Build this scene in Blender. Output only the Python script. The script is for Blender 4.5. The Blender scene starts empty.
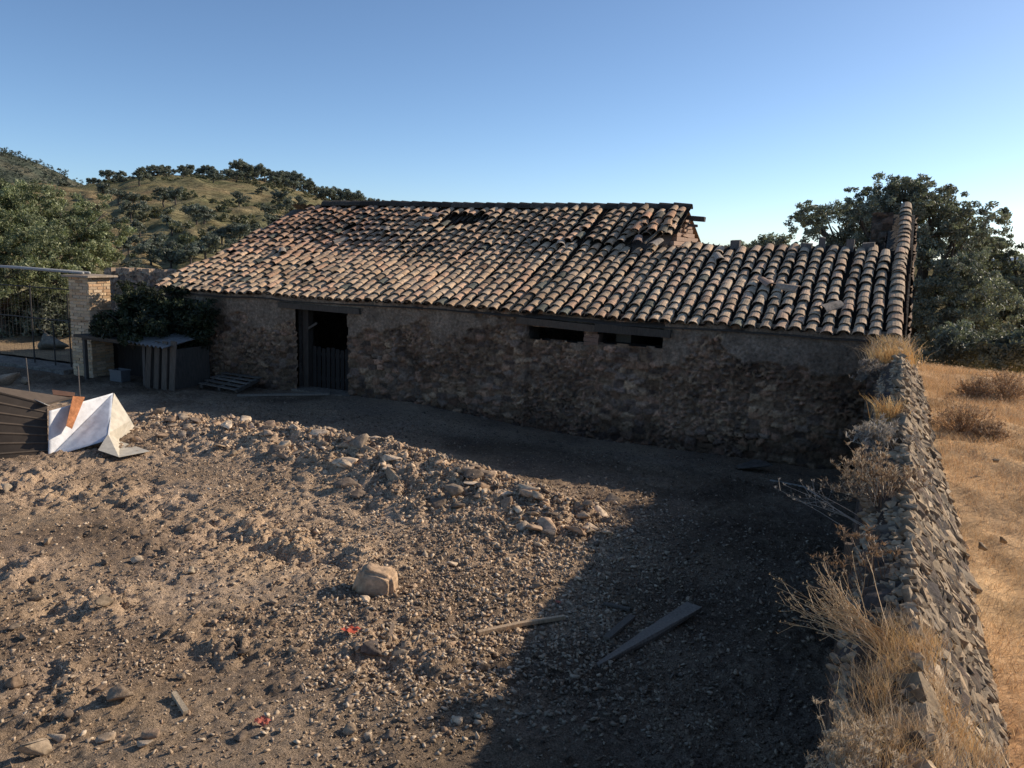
import bpy, math, random
import numpy as np
from math import radians, sin, cos, pi
random.seed(7)
R = np.random.default_rng(11)
SC = bpy.context.scene
COL = SC.collection

# ------------------------------------------------------------------ camera maths
# world: X runs along the barn front, Y runs along the field wall, Z up (metres, yard level 0)
F = 815.0; CX, CY = 512.0, 384.0
CAM = np.array([0, 0, 3.5])
ROLL, PITCH, YAW = radians(1.8328), radians(9.6739), radians(24.6133)
def _basis():
    f = np.array([0, cos(PITCH), -sin(PITCH)]); r = np.array([1., 0, 0]); u = np.cross(r, f)
    ir = r * cos(ROLL) + u * sin(ROLL); iu = -r * sin(ROLL) + u * cos(ROLL)
    M = np.array([[cos(YAW), -sin(YAW), 0], [sin(YAW), cos(YAW), 0], [0, 0, 1]])
    return M @ ir, M @ iu, M @ f
IR, IU, FW = _basis()
def ray(x, y): return FW * F + IR * (x - CX) + IU * (CY - y)
def zpl(x, y, z=0.):
    d = ray(x, y); return CAM + d * ((z - CAM[2]) / d[2])
def vpl(x, y, v):
    d = ray(x, y); return CAM + d * (v / d[1])
def at(x, y, dist):
    d = ray(x, y); return CAM + d / np.hypot(d[0], d[1]) * dist

# ------------------------------------------------------------------ numpy noise
def _h(ix, iy, seed):
    n = (ix.astype(np.int64) * 374761393 + iy.astype(np.int64) * 668265263 + seed * 1442695041) & 0xffffffff
    n = ((n ^ (n >> 13)) * 1274126177) & 0xffffffff
    n = ((n ^ (n >> 16)) * 2246822519) & 0xffffffff
    return ((n ^ (n >> 15)) & 0xffffff) / float(0xffffff)
def vn(x, y, seed=0):
    x = np.asarray(x, float); y = np.asarray(y, float)
    ix = np.floor(x); iy = np.floor(y); fx = x - ix; fy = y - iy
    fx = fx * fx * fx * (fx * (fx * 6 - 15) + 10); fy = fy * fy * fy * (fy * (fy * 6 - 15) + 10)
    a = _h(ix, iy, seed); b = _h(ix + 1, iy, seed); c = _h(ix, iy + 1, seed); d = _h(ix + 1, iy + 1, seed)
    return (a + (b - a) * fx + (c - a) * fy + (a - b - c + d) * fx * fy) * 2 - 1
def fbm(x, y, o=4, seed=0, gain=.5):
    t = 0; a = 1; s = 0
    for i in range(o):
        t = t + vn(np.asarray(x) * 2 ** i + i * 17.3, np.asarray(y) * 2 ** i - i * 9.1, seed + i) * a; s += a; a *= gain
    return t / s
def voro(x, y, seed=0, jit=.9):
    x = np.asarray(x, float); y = np.asarray(y, float)
    ix = np.floor(x); iy = np.floor(y)
    f1 = np.full(x.shape, 9.); f2 = np.full(x.shape, 9.); idx = np.zeros(x.shape); idy = np.zeros(x.shape)
    for dx in (-1, 0, 1):
        for dy in (-1, 0, 1):
            cx = ix + dx; cy = iy + dy
            px = cx + .5 + jit * (_h(cx, cy, seed) - .5); py = cy + .5 + jit * (_h(cx, cy, seed + 5) - .5)
            d = np.hypot(px - x, py - y)
            n = d < f1
            f2 = np.where(n, f1, np.minimum(f2, d))
            idx = np.where(n, cx, idx); idy = np.where(n, cy, idy); f1 = np.where(n, d, f1)
    return f1, f2, _h(idx, idy, seed + 9), _h(idx, idy, seed + 13)
def facet(x, y, seed, jit=.9):
    """each cell a plane of its own tilt: broken, angular clods; returns height (-.5...5) and cell hash"""
    ix = np.floor(x); iy = np.floor(y); f1 = np.full(np.shape(x), 9.); ox = np.zeros(np.shape(x)); oy = np.zeros(np.shape(x)); cxx = np.zeros(np.shape(x)); cyy = np.zeros(np.shape(x))
    for dx in (-1, 0, 1):
        for dy in (-1, 0, 1):
            cx = ix + dx; cy = iy + dy
            px = x - (cx + .5 + jit * (_h(cx, cy, seed) - .5)); py = y - (cy + .5 + jit * (_h(cx, cy, seed + 5) - .5))
            d = px * px + py * py; n = d < f1
            f1 = np.where(n, d, f1); ox = np.where(n, px, ox); oy = np.where(n, py, oy); cxx = np.where(n, cx, cxx); cyy = np.where(n, cy, cyy)
    a = _h(cxx, cyy, seed + 9); b = _h(cxx, cyy, seed + 13); c = _h(cxx, cyy, seed + 17)
    return (ox * (a - .5) + oy * (b - .5)) * 1.3 + (c - .5) * .8, c
def sst(a, b, x):
    t = np.clip((np.asarray(x, float) - a) / (b - a), 0, 1); return t * t * (3 - 2 * t)

# ------------------------------------------------------------------ mesh helpers
class MB:
    def __init__(s): s.v = []; s.f = []; s.c = []; s.n = 0
    def add(s, verts, faces, col=None):
        verts = np.asarray(verts, float).reshape(-1, 3)
        s.v.append(verts)
        s.f.extend([tuple(int(i) + s.n for i in f) for f in faces])
        if col is None: col = (1, 1, 1)
        c = np.asarray(col, float)
        if c.ndim == 1: c = np.tile(c, (len(verts), 1))
        s.c.append(c); s.n += len(verts)
    def box(s, a, b, col=None, M=None, jit=0):
        a = np.array(a, float); b = np.array(b, float)
        v = np.array([[x, y, z] for x in (a[0], b[0]) for y in (a[1], b[1]) for z in (a[2], b[2])])
        if jit: v = v + R.uniform(-jit, jit, v.shape)
        if M is not None: v = v @ M[0].T + M[1]
        s.add(v, [(0, 1, 3, 2), (4, 6, 7, 5), (0, 4, 5, 1), (2, 3, 7, 6), (0, 2, 6, 4), (1, 5, 7, 3)], col)
    def bar(s, p, q, w, h=None, col=None, up=(0, 0, 1), jit=0):
        p = np.array(p, float); q = np.array(q, float); h = h or w
        d = q - p; L = np.linalg.norm(d); d = d / L
        u = np.array(up, float)
        if abs(d @ u) > .95: u = np.array([1., 0, 0])
        x = np.cross(d, u); x /= np.linalg.norm(x); y = np.cross(x, d)
        s.box((-w / 2, 0, -h / 2), (w / 2, L, h / 2), col, (np.stack([x, d, y], 1), p), jit)
    def tube(s, pts, rad, n=6, col=None, cap=True):
        pts = [np.array(p, float) for p in pts]; rs = rad if hasattr(rad, '__len__') else [rad] * len(pts)
        V = []; Fc = []
        for i, p in enumerate(pts):
            d = pts[min(i + 1, len(pts) - 1)] - pts[max(i - 1, 0)]; d = d / (np.linalg.norm(d) + 1e-9)
            u = np.array([0, 0, 1.]) if abs(d[2]) < .9 else np.array([1., 0, 0])
            x = np.cross(d, u); x /= np.linalg.norm(x); y = np.cross(x, d)
            for k in range(n):
                a = 2 * pi * k / n; V.append(p + rs[i] * (cos(a) * x + sin(a) * y))
        for i in range(len(pts) - 1):
            for k in range(n):
                Fc.append((i * n + k, i * n + (k + 1) % n, (i + 1) * n + (k + 1) % n, (i + 1) * n + k))
        if cap:
            Fc.append(tuple(range(n - 1, -1, -1))); Fc.append(tuple((len(pts) - 1) * n + k for k in range(n)))
        s.add(V, Fc, col)
    def build(s, name, mat, parent=None, smooth=False, loc=None):
        me = bpy.data.meshes.new(name)
        V = np.concatenate(s.v) if s.v else np.zeros((0, 3))
        if loc is not None: V = V - np.asarray(loc)
        me.from_pydata(V.tolist(), [], s.f)
        at_ = me.attributes.new('col', 'FLOAT_COLOR', 'POINT')
        c = np.concatenate(s.c); c = np.concatenate([c, np.ones((len(c), 1))], 1)
        at_.data.foreach_set('color', c.astype(np.float32).ravel())
        return link(name, me, mat, parent, smooth, loc)
def fastmesh(name, V, Fc, mat, parent=None, col=None, smooth=False, loc=None):
    """V (n,3), Fc (m,k) uniform polygon size"""
    me = bpy.data.meshes.new(name)
    V = np.asarray(V, np.float32); Fc = np.asarray(Fc, np.int32); m, k = Fc.shape
    if loc is not None: V = V - np.asarray(loc, np.float32)
    me.vertices.add(len(V)); me.vertices.foreach_set('co', V.ravel())
    me.loops.add(m * k); me.loops.foreach_set('vertex_index', Fc.ravel())
    me.polygons.add(m); me.polygons.foreach_set('loop_start', np.arange(0, m * k, k, dtype=np.int32))
    me.update(calc_edges=True)
    if col is not None:
        a = me.attributes.new('col', 'FLOAT_COLOR', 'POINT')
        c = np.concatenate([np.asarray(col, np.float32), np.ones((len(V), 1), np.float32)], 1)
        a.data.foreach_set('color', c.ravel())
    return link(name, me, mat, parent, smooth, loc)
def link(name, me, mat, parent, smooth, loc):
    me.materials.append(mat)
    if smooth: me.polygons.foreach_set('use_smooth', np.ones(len(me.polygons), bool))
    o = bpy.data.objects.new(name, me); COL.objects.link(o)
    if parent: o.parent = parent
    if loc is not None:
        o.location = np.asarray(loc) - (np.array(parent.location) if parent else 0)
    elif parent:
        o.location = -np.array(parent.location)
    return o
def thing(name, label, cat, loc=(0, 0, 0), group=None):
    o = bpy.data.objects.new(name, None); COL.objects.link(o); o.location = loc; o.empty_display_size = .2
    o['label'] = label; o['category'] = cat
    if group: o['group'] = group
    return o
def tag(o, label, cat, group=None):
    o['label'] = label; o['category'] = cat
    if group: o['group'] = group
    return o
def kind(o, k): o['kind'] = k; return o
def gridmesh(name, X, Y, Z, mat, parent=None, col=None, smooth=True, mask=None):
    n, m = X.shape
    V = np.stack([X, Y, Z], -1).reshape(-1, 3)
    i = np.arange(n * m).reshape(n, m)
    Fc = np.stack([i[:-1, :-1], i[1:, :-1], i[1:, 1:], i[:-1, 1:]], -1)
    if mask is not None: Fc = Fc[mask]
    else: Fc = Fc.reshape(-1, 4)
    return fastmesh(name, V, Fc, mat, parent, None if col is None else col.reshape(-1, 3), smooth)

# ------------------------------------------------------------------ materials
def newmat(name):
    m = bpy.data.materials.new(name); m.use_nodes = True; nt = m.node_tree
    b = nt.nodes['Principled BSDF']; b.inputs['Specular IOR Level'].default_value = .15; b.inputs['Roughness'].default_value = .9
    return m, nt, b
def N(nt, t, **kw):
    n = nt.nodes.new(t)
    for k, v in kw.items():
        if k.startswith('i_'):
            n.inputs[int(k[2:]) if k[2:].isdigit() else k[2:].replace('_', ' ')].default_value = v
        else: setattr(n, k, v)
    return n
def noise(nt, scale, detail=5, rough=.6, vec=None, stretch=None):
    tc = N(nt, 'ShaderNodeTexCoord'); o = tc.outputs['Object']
    if stretch:
        mp = N(nt, 'ShaderNodeMapping'); mp.inputs['Scale'].default_value = stretch; nt.links.new(o, mp.inputs[0]); o = mp.outputs[0]
    n = N(nt, 'ShaderNodeTexNoise'); n.inputs['Scale'].default_value = scale; n.inputs['Detail'].default_value = detail; n.inputs['Roughness'].default_value = rough
    nt.links.new(o, n.inputs['Vector']); return n.outputs['Fac']
def ramp(nt, fac, stops):
    r = N(nt, 'ShaderNodeValToRGB'); e = r.color_ramp.elements
    while len(e) < len(stops): e.new(.5)
    for k, (p, c) in zip(e, stops):
        k.position = p; k.color = (*c, 1) if len(c) == 3 else c
    nt.links.new(fac, r.inputs[0]); return r.outputs[0]
def mix(nt, a, b, fac, mode='MIX'):
    m = N(nt, 'ShaderNodeMix', data_type='RGBA', blend_type=mode)
    for inp, v in ((m.inputs[0], fac), (m.inputs[6], a), (m.inputs[7], b)):
        if hasattr(v, 'links') or isinstance(v, bpy.types.NodeSocket): nt.links.new(v, inp)
        elif isinstance(v, (int, float)): inp.default_value = v
        else: inp.default_value = (*v, 1)
    return m.outputs[2]
def bump(nt, b, h, strength=.5, dist=.02):
    n = N(nt, 'ShaderNodeBump'); n.inputs['Strength'].default_value = strength; n.inputs['Distance'].default_value = dist
    nt.links.new(h, n.inputs['Height']); nt.links.new(n.outputs[0], b.inputs['Normal'])
def gray(v): return (v, v, v)
def attr_mat(name, scale=30, lo=.65, hi=1.25, bs=.5, bd=.01, rough=.9, stretch=None, scale2=None, detail=6):
    """vertex colour x procedural grain, with bump"""
    m, nt, b = newmat(name)
    a = N(nt, 'ShaderNodeAttribute', attribute_name='col')
    f = noise(nt, scale, detail, .65, stretch=stretch)
    c = mix(nt, a.outputs['Color'], ramp(nt, f, [(.25, gray(lo)), (.75, gray(hi))]), 1., 'MULTIPLY')
    if scale2:
        c = mix(nt, c, ramp(nt, noise(nt, scale2, 4), [(.3, gray(.7)), (.7, gray(1.2))]), 1., 'MULTIPLY')
    nt.links.new(c, b.inputs['Base Color']); b.inputs['Roughness'].default_value = rough
    if bs: bump(nt, b, f, bs, bd)
    return m
def leaf_mat(name, tint=(1, 1, 1), tr=.25, tt=(1.1, 1.2, .8)):
    m, nt, b = newmat(name)
    a = N(nt, 'ShaderNodeAttribute', attribute_name='col')
    c = mix(nt, a.outputs['Color'], tint, 1., 'MULTIPLY')
    nt.links.new(c, b.inputs['Base Color']); b.inputs['Roughness'].default_value = .55; b.inputs['Specular IOR Level'].default_value = .3
    t = N(nt, 'ShaderNodeBsdfTranslucent'); nt.links.new(mix(nt, c, tt, 1., 'MULTIPLY'), t.inputs[0])
    ms = N(nt, 'ShaderNodeMixShader'); ms.inputs[0].default_value = tr
    nt.links.new(b.outputs[0], ms.inputs[1]); nt.links.new(t.outputs[0], ms.inputs[2])
    nt.links.new(ms.outputs[0], nt.nodes['Material Output'].inputs[0]); return m

def yard_material():
    m, nt, b = newmat('yard dirt')
    a = N(nt, 'ShaderNodeAttribute', attribute_name='col')
    g = noise(nt, 14, 8, .7); h = noise(nt, 75, 6, .75); l = noise(nt, .9, 4)
    c = mix(nt, a.outputs['Color'], ramp(nt, g, [(.3, gray(.62)), (.7, gray(1.3))]), 1., 'MULTIPLY')
    c = mix(nt, c, ramp(nt, h, [(.36, gray(.42)), (.60, gray(1.5))]), 1., 'MULTIPLY')
    c = mix(nt, c, ramp(nt, l, [(.35, (.85, .85, .88)), (.65, (1.12, 1.1, 1.05))]), 1., 'MULTIPLY')
    nt.links.new(c, b.inputs['Base Color']); b.inputs['Specular IOR Level'].default_value = .08
    s = N(nt, 'ShaderNodeMath', operation='ADD'); nt.links.new(g, s.inputs[0])
    s2 = N(nt, 'ShaderNodeMath', operation='MULTIPLY'); nt.links.new(h, s2.inputs[0]); s2.inputs[1].default_value = .55
    nt.links.new(s2.outputs[0], s.inputs[1]); bump(nt, b, s.outputs[0], 1., .045)
    return m
M = {}
M['yard'] = yard_material()
M['rock'] = attr_mat('rough rock', 22, .6, 1.35, .7, .015, scale2=5)
M['gravel'] = attr_mat('gravel', 40, .75, 1.2, .3, .005)
M['rubblewall'] = attr_mat('rubble masonry', 17, .35, 1.6, 1., .035, scale2=3.5, detail=8)
M['tile'] = attr_mat('clay tile', 24, .55, 1.35, .4, .006, scale2=7)
M['wood'] = attr_mat('old wood', 8, .55, 1.35, .5, .006, stretch=(6, 6, .8))
M['brick'] = attr_mat('fired brick', 45, .7, 1.25, .6, .008)
M['metal'] = attr_mat('weathered sheet metal', 9, .75, 1.15, .1, .004, rough=.5)
M['iron'] = attr_mat('dark iron', 40, .6, 1.3, .2, .002, rough=.6)
M['bark'] = attr_mat('bark', 14, .5, 1.4, 1., .03, stretch=(2, 2, .5))
M['leaf'] = leaf_mat('oak leaves')
M['ivy'] = leaf_mat('ivy leaves', tr=.15)
M['straw'] = leaf_mat('dry stalks', tr=.3, tt=(1, .95, .85))
M['scrap'] = attr_mat('plastic scrap', 30, .8, 1.2, .2, .004, rough=.6)
def hill_material(name, c1, c2, c3, sc=.05):
    m, nt, b = newmat(name)
    c = ramp(nt, noise(nt, sc, 8, .65), [(.36, c1), (.5, c2), (.64, c3)])
    c = mix(nt, c, ramp(nt, noise(nt, sc * 9, 6, .7), [(.35, gray(.6)), (.65, gray(1.3))]), 1., 'MULTIPLY')
    nt.links.new(c, b.inputs['Base Color']); b.inputs['Specular IOR Level'].default_value = 0
    c = mix(nt, c, ramp(nt, noise(nt, sc * 45, 6, .75), [(.38, gray(.6)), (.6, gray(1.25))]), 1., 'MULTIPLY'); nt.links.new(c, b.inputs['Base Color'])
    bump(nt, b, noise(nt, sc * 12, 6, .7), .8, 1.2)
    return m

# ------------------------------------------------------------------ ground height
MOUND = [zpl(x, y, .2)[:2] for x, y in ((150, 415), (230, 425), (310, 440), (390, 457), (460, 478), (530, 500), (600, 522))]
MAMP = [.18, .25, .30, .35, .33, .26, .10]
def mound(s, v):
    s = np.asarray(s, float); v = np.asarray(v, float)
    best = np.zeros(np.broadcast(s, v).shape)
    for i in range(len(MOUND) - 1):
        a = MOUND[i]; b = MOUND[i + 1]; d = b - a; L = d @ d
        t = np.clip(((s - a[0]) * d[0] + (v - a[1]) * d[1]) / L, 0, 1)
        ex = s - a[0] - t * d[0]; ey = v - a[1] - t * d[1]
        side = ey  # + = toward barn
        dist = np.hypot(ex, ey)
        w = np.where(side > 0, .55, 1.25)
        best = np.maximum(best, (MAMP[i] + (MAMP[i + 1] - MAMP[i]) * t) * np.exp(-(dist / w) ** 2))
    return best
def ground0(s, v):
    s = np.asarray(s, float); v = np.asarray(v, float)
    z = .05 * fbm(s * .5, v * .5, 4, 3)
    z = z + .12 * sst(6.5, 4, v) * sst(-5, -2.5, s)
    nb = sst(11.5, 14.7, v)
    z = z + nb * np.interp(s, [-18, -14, -11, -9, -7, -5, -1, 0], [-.02, .0, .1, .1, -.05, -.16, -.14, -.05])
    z = z + mound(s, v) * (1 + .25 * fbm(s * 1.3, v * 1.3, 3, 8))
    return z
CLODS = [(zpl(250, 535)[:2], 1.1), (zpl(320, 550)[:2], .8), (zpl(50, 490)[:2], 1.2), (zpl(150, 500)[:2], 1.0), (zpl(20, 570)[:2], .7), (zpl(90, 600)[:2], .6), (zpl(215, 640)[:2], .5), (zpl(390, 655)[:2], .5), (zpl(60, 690)[:2], .6)]
def clodmask(s, v):
    k = np.zeros(np.broadcast(s, v).shape)
    for (c, r) in CLODS:
        k = np.maximum(k, np.exp(-((s - c[0]) ** 2 + ((v - c[1]) * 1.6) ** 2) / (r * r)))
    return np.clip(k + .9 * np.clip(mound(s, v) / .3, 0, 1) + .25 * sst(.1, .5, fbm(s * .8, v * .8, 2, 77)), 0, 1)
def ground(s, v):
    s = np.asarray(s, float); v = np.asarray(v, float)
    z = ground0(s, v)
    wx = s + .12 * fbm(s * 3, v * 3, 2, 31); wy = v + .12 * fbm(s * 3, v * 3, 2, 41)
    f1, f2, a, b = voro(wx * 3.2, wy * 3.2, 21)
    f1b, f2b, a2, b2 = voro(wx * 8.5, wy * 8.5, 23)
    k = clodmask(s, v)
    fade = sst(13.9, 13.0, v)
    z = z + .035 * fbm(s * 2.3, v * 2.3, 4, 63, .6) * sst(14.2, 13.2, v)
    z = z + k * fade * (.13 * (a - .35) * sst(0., .22, f2 - f1) + .035 * (a2 - .3) * sst(0, .25, f2b - f1b))
    r_ = sst(-.25, .35, fbm(s * .9, v * .9, 3, 93)) * (1 - .5 * k) * fade
    wx2 = s + .04 * fbm(s * 8, v * 8, 2, 33); wy2 = v + .04 * fbm(s * 8, v * 8, 2, 43)
    z = z + k * fade * .075 * facet(wx * 4.1, wy * 4.1, 27)[0]
    z = z + (.012 + .03 * r_ + .03 * k) * facet(wx2 * 9, wy2 * 9, 28)[0] * fade + (.010 + .012 * r_) * facet(wx2 * 21, wy2 * 21, 29)[0] + .014 * fbm(s * 6, v * 6, 4, 61, .6)
    # small scoops under the clods on the front edge
    for (c, r) in CLODS:
        z = z - .10 * np.exp(-(((s - c[0]) / (r * .9)) ** 2 + ((v - c[1] + .30) / .22) ** 2)) * (.6 + .6 * fbm(s * 2.2, v * 2.2, 2, 91))
    return z
def gz(s, v): return float(ground(np.array([s]), np.array([v]))[0])

sv = np.arange(-23, .12, .025); vv = np.arange(-.5, 15.2, .025)
S_, V_ = np.meshgrid(sv, vv, indexing='ij')
Z_ = ground(S_, V_)
k = clodmask(S_, V_)
dark = sst(-.25, .35, fbm(S_ * .5 + 3, V_ * .5, 4, 55)) * (1 - k)
base = np.array([.52, .385, .265]); d2 = np.array([.28, .20, .135]); cl = np.array([.62, .44, .29])
ccol = base + (d2 - base) * dark[..., None]
ccol = ccol + (cl - ccol) * (k * .7)[..., None]
shadow_w = sst(-3.4, -1.5, S_) [..., None] * .45 + .42 * sst(10.8, 12.6, V_)[..., None]  # shade of field wall and barn painted into the dirt colour
ccol = ccol * (1 - np.clip(shadow_w * 1.15, 0, .58))
dung = sst(5.8, 4.4, V_ + .35 * fbm(S_, V_, 3, 71)) * sst(-6.2, -4.0, S_)
ccol = ccol * (1 - .32 * dung[..., None]) * (1 + .30 * fbm(S_ * 1.1, V_ * 1.4, 4, 133))[..., None]
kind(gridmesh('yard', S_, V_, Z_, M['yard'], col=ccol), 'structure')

# wide ground sheet and far valley
def wide(s, v):
    d = np.hypot(s, v)
    return -.35 + .12 * fbm(s * .08, v * .08, 3, 5) + .3 * sst(-19, -24, s) * sst(40, 20, v) - .0 * d
sv = np.linspace(-140, 4, 145); vv = np.linspace(-70, 150, 221)
S_, V_ = np.meshgrid(sv, vv, indexing='ij')
Z_ = wide(S_, V_)
Z_ = np.where((S_ > -6) & (V_ > 26), Z_ - .12 * (V_ - 26) * sst(-6, 0, S_), Z_)
cg = np.ones(S_.shape + (3,)) * np.array([.30, .215, .12])
kind(gridmesh('ground', S_, V_, Z_, M['yard'], col=cg), 'structure')
a = np.linspace(0, 2 * pi, 65)[:-1]
ring = np.concatenate([np.stack([r * np.cos(a), r * np.sin(a), np.full(64, -14.)], 1) for r in (1, 200, 7000)])
i = np.arange(64)
fc = np.concatenate([np.stack([i + o, (i + 1) % 64 + o, (i + 1) % 64 + o + 64, i + o + 64], 1) for o in (0, 64)])
M['valley'] = hill_material('valley grass', (.05, .06, .03), (.16, .13, .07), (.24, .18, .09), .01)
kind(fastmesh('valley', ring, fc, M['valley']), 'structure')

# field on the right of the wall
def field(s, v):
    z = 1.50 - .31 * sst(10.5, 7.0, v) + .07 * fbm(s * .35, v * .35, 4, 15) + .05 * fbm(s * 2, v * 2, 3, 16) - .015 * np.clip(s - 1, 0, 40)
    z = z - .055 * np.clip(v - 15.5, 0, None) ** 1.45 * sst(14.5, 19, v)
    return np.maximum(z, -13.)
sv = np.concatenate([np.arange(.3, 8, .06), np.arange(8, 40, .5), np.arange(40, 200, 5)])
vv = np.concatenate([np.arange(-4, 20, .06), np.arange(20, 80, 1.), np.arange(80, 200, 6)])
S_, V_ = np.meshgrid(sv, vv, indexing='ij')
Z_ = field(S_, V_) + .04 * fbm(S_ * 5, V_ * 5, 3, 18)
t = sst(-.4, .5, fbm(S_ * .5, V_ * .5, 4, 19))[..., None]; t2 = .6 * sst(.05, .5, fbm(S_ * 1.3 + 9, V_ * 1.3, 4, 20))[..., None]
cf = np.array([.70, .45, .225]) * (1 - t) + np.array([.52, .33, .17]) * t
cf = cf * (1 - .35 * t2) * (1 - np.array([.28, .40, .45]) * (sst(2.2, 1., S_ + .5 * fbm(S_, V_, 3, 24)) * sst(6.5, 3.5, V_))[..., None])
M['field'] = attr_mat('dry field', 18, .8, 1.35, .8, .025, detail=8)
kind(gridmesh('field', S_, V_, Z_, M['field'], col=cf), 'structure')

# ------------------------------------------------------------------ hills
D_ = np.concatenate([np.linspace(42, 120, 60), np.linspace(121, 330, 150), np.linspace(335, 520, 20)])
PX = np.linspace(-420, 760, 240)
crest = np.interp(PX, [-420, -200, 0, 75, 130, 200, 270, 330, 375, 450, 600, 760], [196, 188, 192, 192, 185, 180, 185, 202, 215, 230, 246, 254])
def hill_z(px, D):
    px = np.asarray(px, float); D = np.asarray(D, float)
    cy = np.interp(px, PX, crest); yh = 245 + .032 * (px - 512)
    top = 3.5 + (yh - cy) * 300 / (F * 1.0)
    t = np.clip((D - 42) / 258, 0, 1)
    prof = t * .82 + .18 * t * t * (3 - 2 * t)
    z = -.4 + (top + .4) * prof + (1.6 * fbm(px * .02, D * .025, 3, 25) + .5 * fbm(px * .08, D * .1, 3, 26)) * sst(42, 90, D)
    return np.where(D > 300, z - (D - 300) ** 1.25 * .09, z)
dirs = np.array([ray(x, 245 + .032 * (x - 512)) for x in PX]); dirs = dirs / np.hypot(dirs[:, 0], dirs[:, 1])[:, None]
PXg, Dg = np.meshgrid(PX, D_, indexing='ij')
Zg = hill_z(PXg, Dg)
M['hill'] = hill_material('dry hillside', (.13, .135, .07), (.225, .195, .105), (.32, .235, .13), .035)
kind(gridmesh('hill', dirs[:, 0:1] * Dg, dirs[:, 1:2] * Dg, Zg, M['hill']), 'structure')
def hillpt(px, D):
    d = ray(px, 240); d = d / np.hypot(d[0], d[1]); return np.array([d[0] * D, d[1] * D, float(hill_z(px, D))])
# far wooded hill, left
PX2 = np.linspace(-700, 420, 150); D2 = np.linspace(560, 1000, 70)
P2, DD2 = np.meshgrid(PX2, D2, indexing='ij')
c2 = np.interp(P2, [-700, -300, -60, 0, 30, 75, 130, 250, 420], [150, 140, 152, 163, 170, 188, 200, 222, 240])
top = 3.5 + (245 + .032 * (P2 - 512) - c2) * 900 / F
tt = np.clip((DD2 - 560) / 340, 0, 1)
Z2 = -5 + (top + 5) * tt + 4 * fbm(P2 * .03, DD2 * .02, 4, 45) * tt + np.where(DD2 > 900, -(DD2 - 900) * .4, 0)
dd = np.array([ray(x, 240) for x in PX2]); dd = dd / np.hypot(dd[:, 0], dd[:, 1])[:, None]
M['farhill'] = hill_material('wooded far hill', (.07, .085, .065), (.095, .105, .078), (.15, .14, .10), .02)
kind(gridmesh('far_hill', dd[:, 0:1] * DD2, dd[:, 1:2] * DD2, Z2, M['farhill']), 'structure')
# blue mountains on the right horizon
PX3 = np.linspace(300, 1700, 90); D3 = np.linspace(4200, 5600, 16)
P3, DD3 = np.meshgrid(PX3, D3, indexing='ij')
c3 = np.interp(P3, [300, 700, 900, 1000, 1024, 1060, 1200, 1700], [262, 262, 262, 259, 257, 256, 250, 258])
top = 3.5 + (245 + .032 * (P3 - 512) - c3) * 5000 / F
tt = np.clip((DD3 - 4200) / 800, 0, 1)
Z3 = -14 + (top + 14) * tt + 25 * fbm(P3 * .02, DD3 * .004, 4, 46) * tt - np.where(DD3 > 5000, (DD3 - 5000) * .3, 0)
dd = np.array([ray(x, 250) for x in PX3]); dd = dd / np.hypot(dd[:, 0], dd[:, 1])[:, None]
M['mount'] = hill_material('hazy mountains', (.22, .28, .36), (.24, .30, .38), (.27, .33, .40), .001)  # atmospheric haze painted into the bluish base colours
kind(gridmesh('mountains', dd[:, 0:1] * DD3, dd[:, 1:2] * DD3, Z3, M['mount']), 'structure')

# ------------------------------------------------------------------ rocks
HULLS = []
import bmesh
for q in range(14):
    bm = bmesh.new()
    for p in R.normal(size=(R.integers(7, 11), 3)):
        p = p / np.linalg.norm(p) * R.uniform(.7, 1.1); bm.verts.new(p * np.array([1, .74, .40]))
    r_ = bmesh.ops.convex_hull(bm, input=bm.verts)
    bmesh.ops.delete(bm, geom=[v for v in bm.verts if not v.link_faces], context='VERTS')
    bmesh.ops.triangulate(bm, faces=bm.faces)
    bm.verts.index_update()
    HULLS.append((np.array([v.co[:] for v in bm.verts]), np.array([[v.index for v in f.verts] for f in bm.faces])))
    bm.free()
def rotmats(n, tilt=.5):
    a = R.uniform(0, 2 * pi, n); b = R.normal(0, tilt, n); c = R.normal(0, tilt, n)
    ca, sa, cb, sb, cc, sc = np.cos(a), np.sin(a), np.cos(b), np.sin(b), np.cos(c), np.sin(c)
    z = np.zeros(n); o = np.ones(n)
    Rz = np.stack([ca, -sa, z, sa, ca, z, z, z, o], 1).reshape(n, 3, 3)
    Rx = np.stack([o, z, z, z, cb, -sb, z, sb, cb], 1).reshape(n, 3, 3)
    Ry = np.stack([cc, z, sc, z, o, z, -sc, z, cc], 1).reshape(n, 3, 3)
    return Rz @ Rx @ Ry
def scatter_rocks(name, pos, size, col, mat, tilt=.5):
    n = len(pos); which = R.integers(0, len(HULLS), n); RM = rotmats(n, tilt)
    Vs, Fs, Cs, off = [], [], [], 0
    for h, (hv, hf) in enumerate(HULLS):
        ids = np.nonzero(which == h)[0]
        if not len(ids): continue
        sc = size[ids][:, None] * R.uniform(.75, 1.25, (len(ids), 3)).clip(.5) 
        v = hv[None] * sc[:, None, :]
        v = np.einsum('nij,nkj->nki', RM[ids], v) + pos[ids][:, None, :]
        Vs.append(v.reshape(-1, 3)); m = len(hv)
        Fs.append((hf[None] + (np.arange(len(ids)) * m)[:, None, None] + off).reshape(-1, 3)); off += m * len(ids)
        Cs.append(np.repeat(col[ids], m, 0))
    return fastmesh(name, np.concatenate(Vs), np.concatenate(Fs), mat, col=np.concatenate(Cs))
def rockcol(n, dark=1.):
    pal = np.array([[.40, .29, .19], [.34, .24, .16], [.28, .215, .155], [.55, .42, .29], [.20, .15, .11], [.38, .26, .17], [.50, .37, .25]])
    return pal[R.integers(0, len(pal), n)] * R.uniform(.7, 1.2, (n, 1)) * dark
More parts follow.
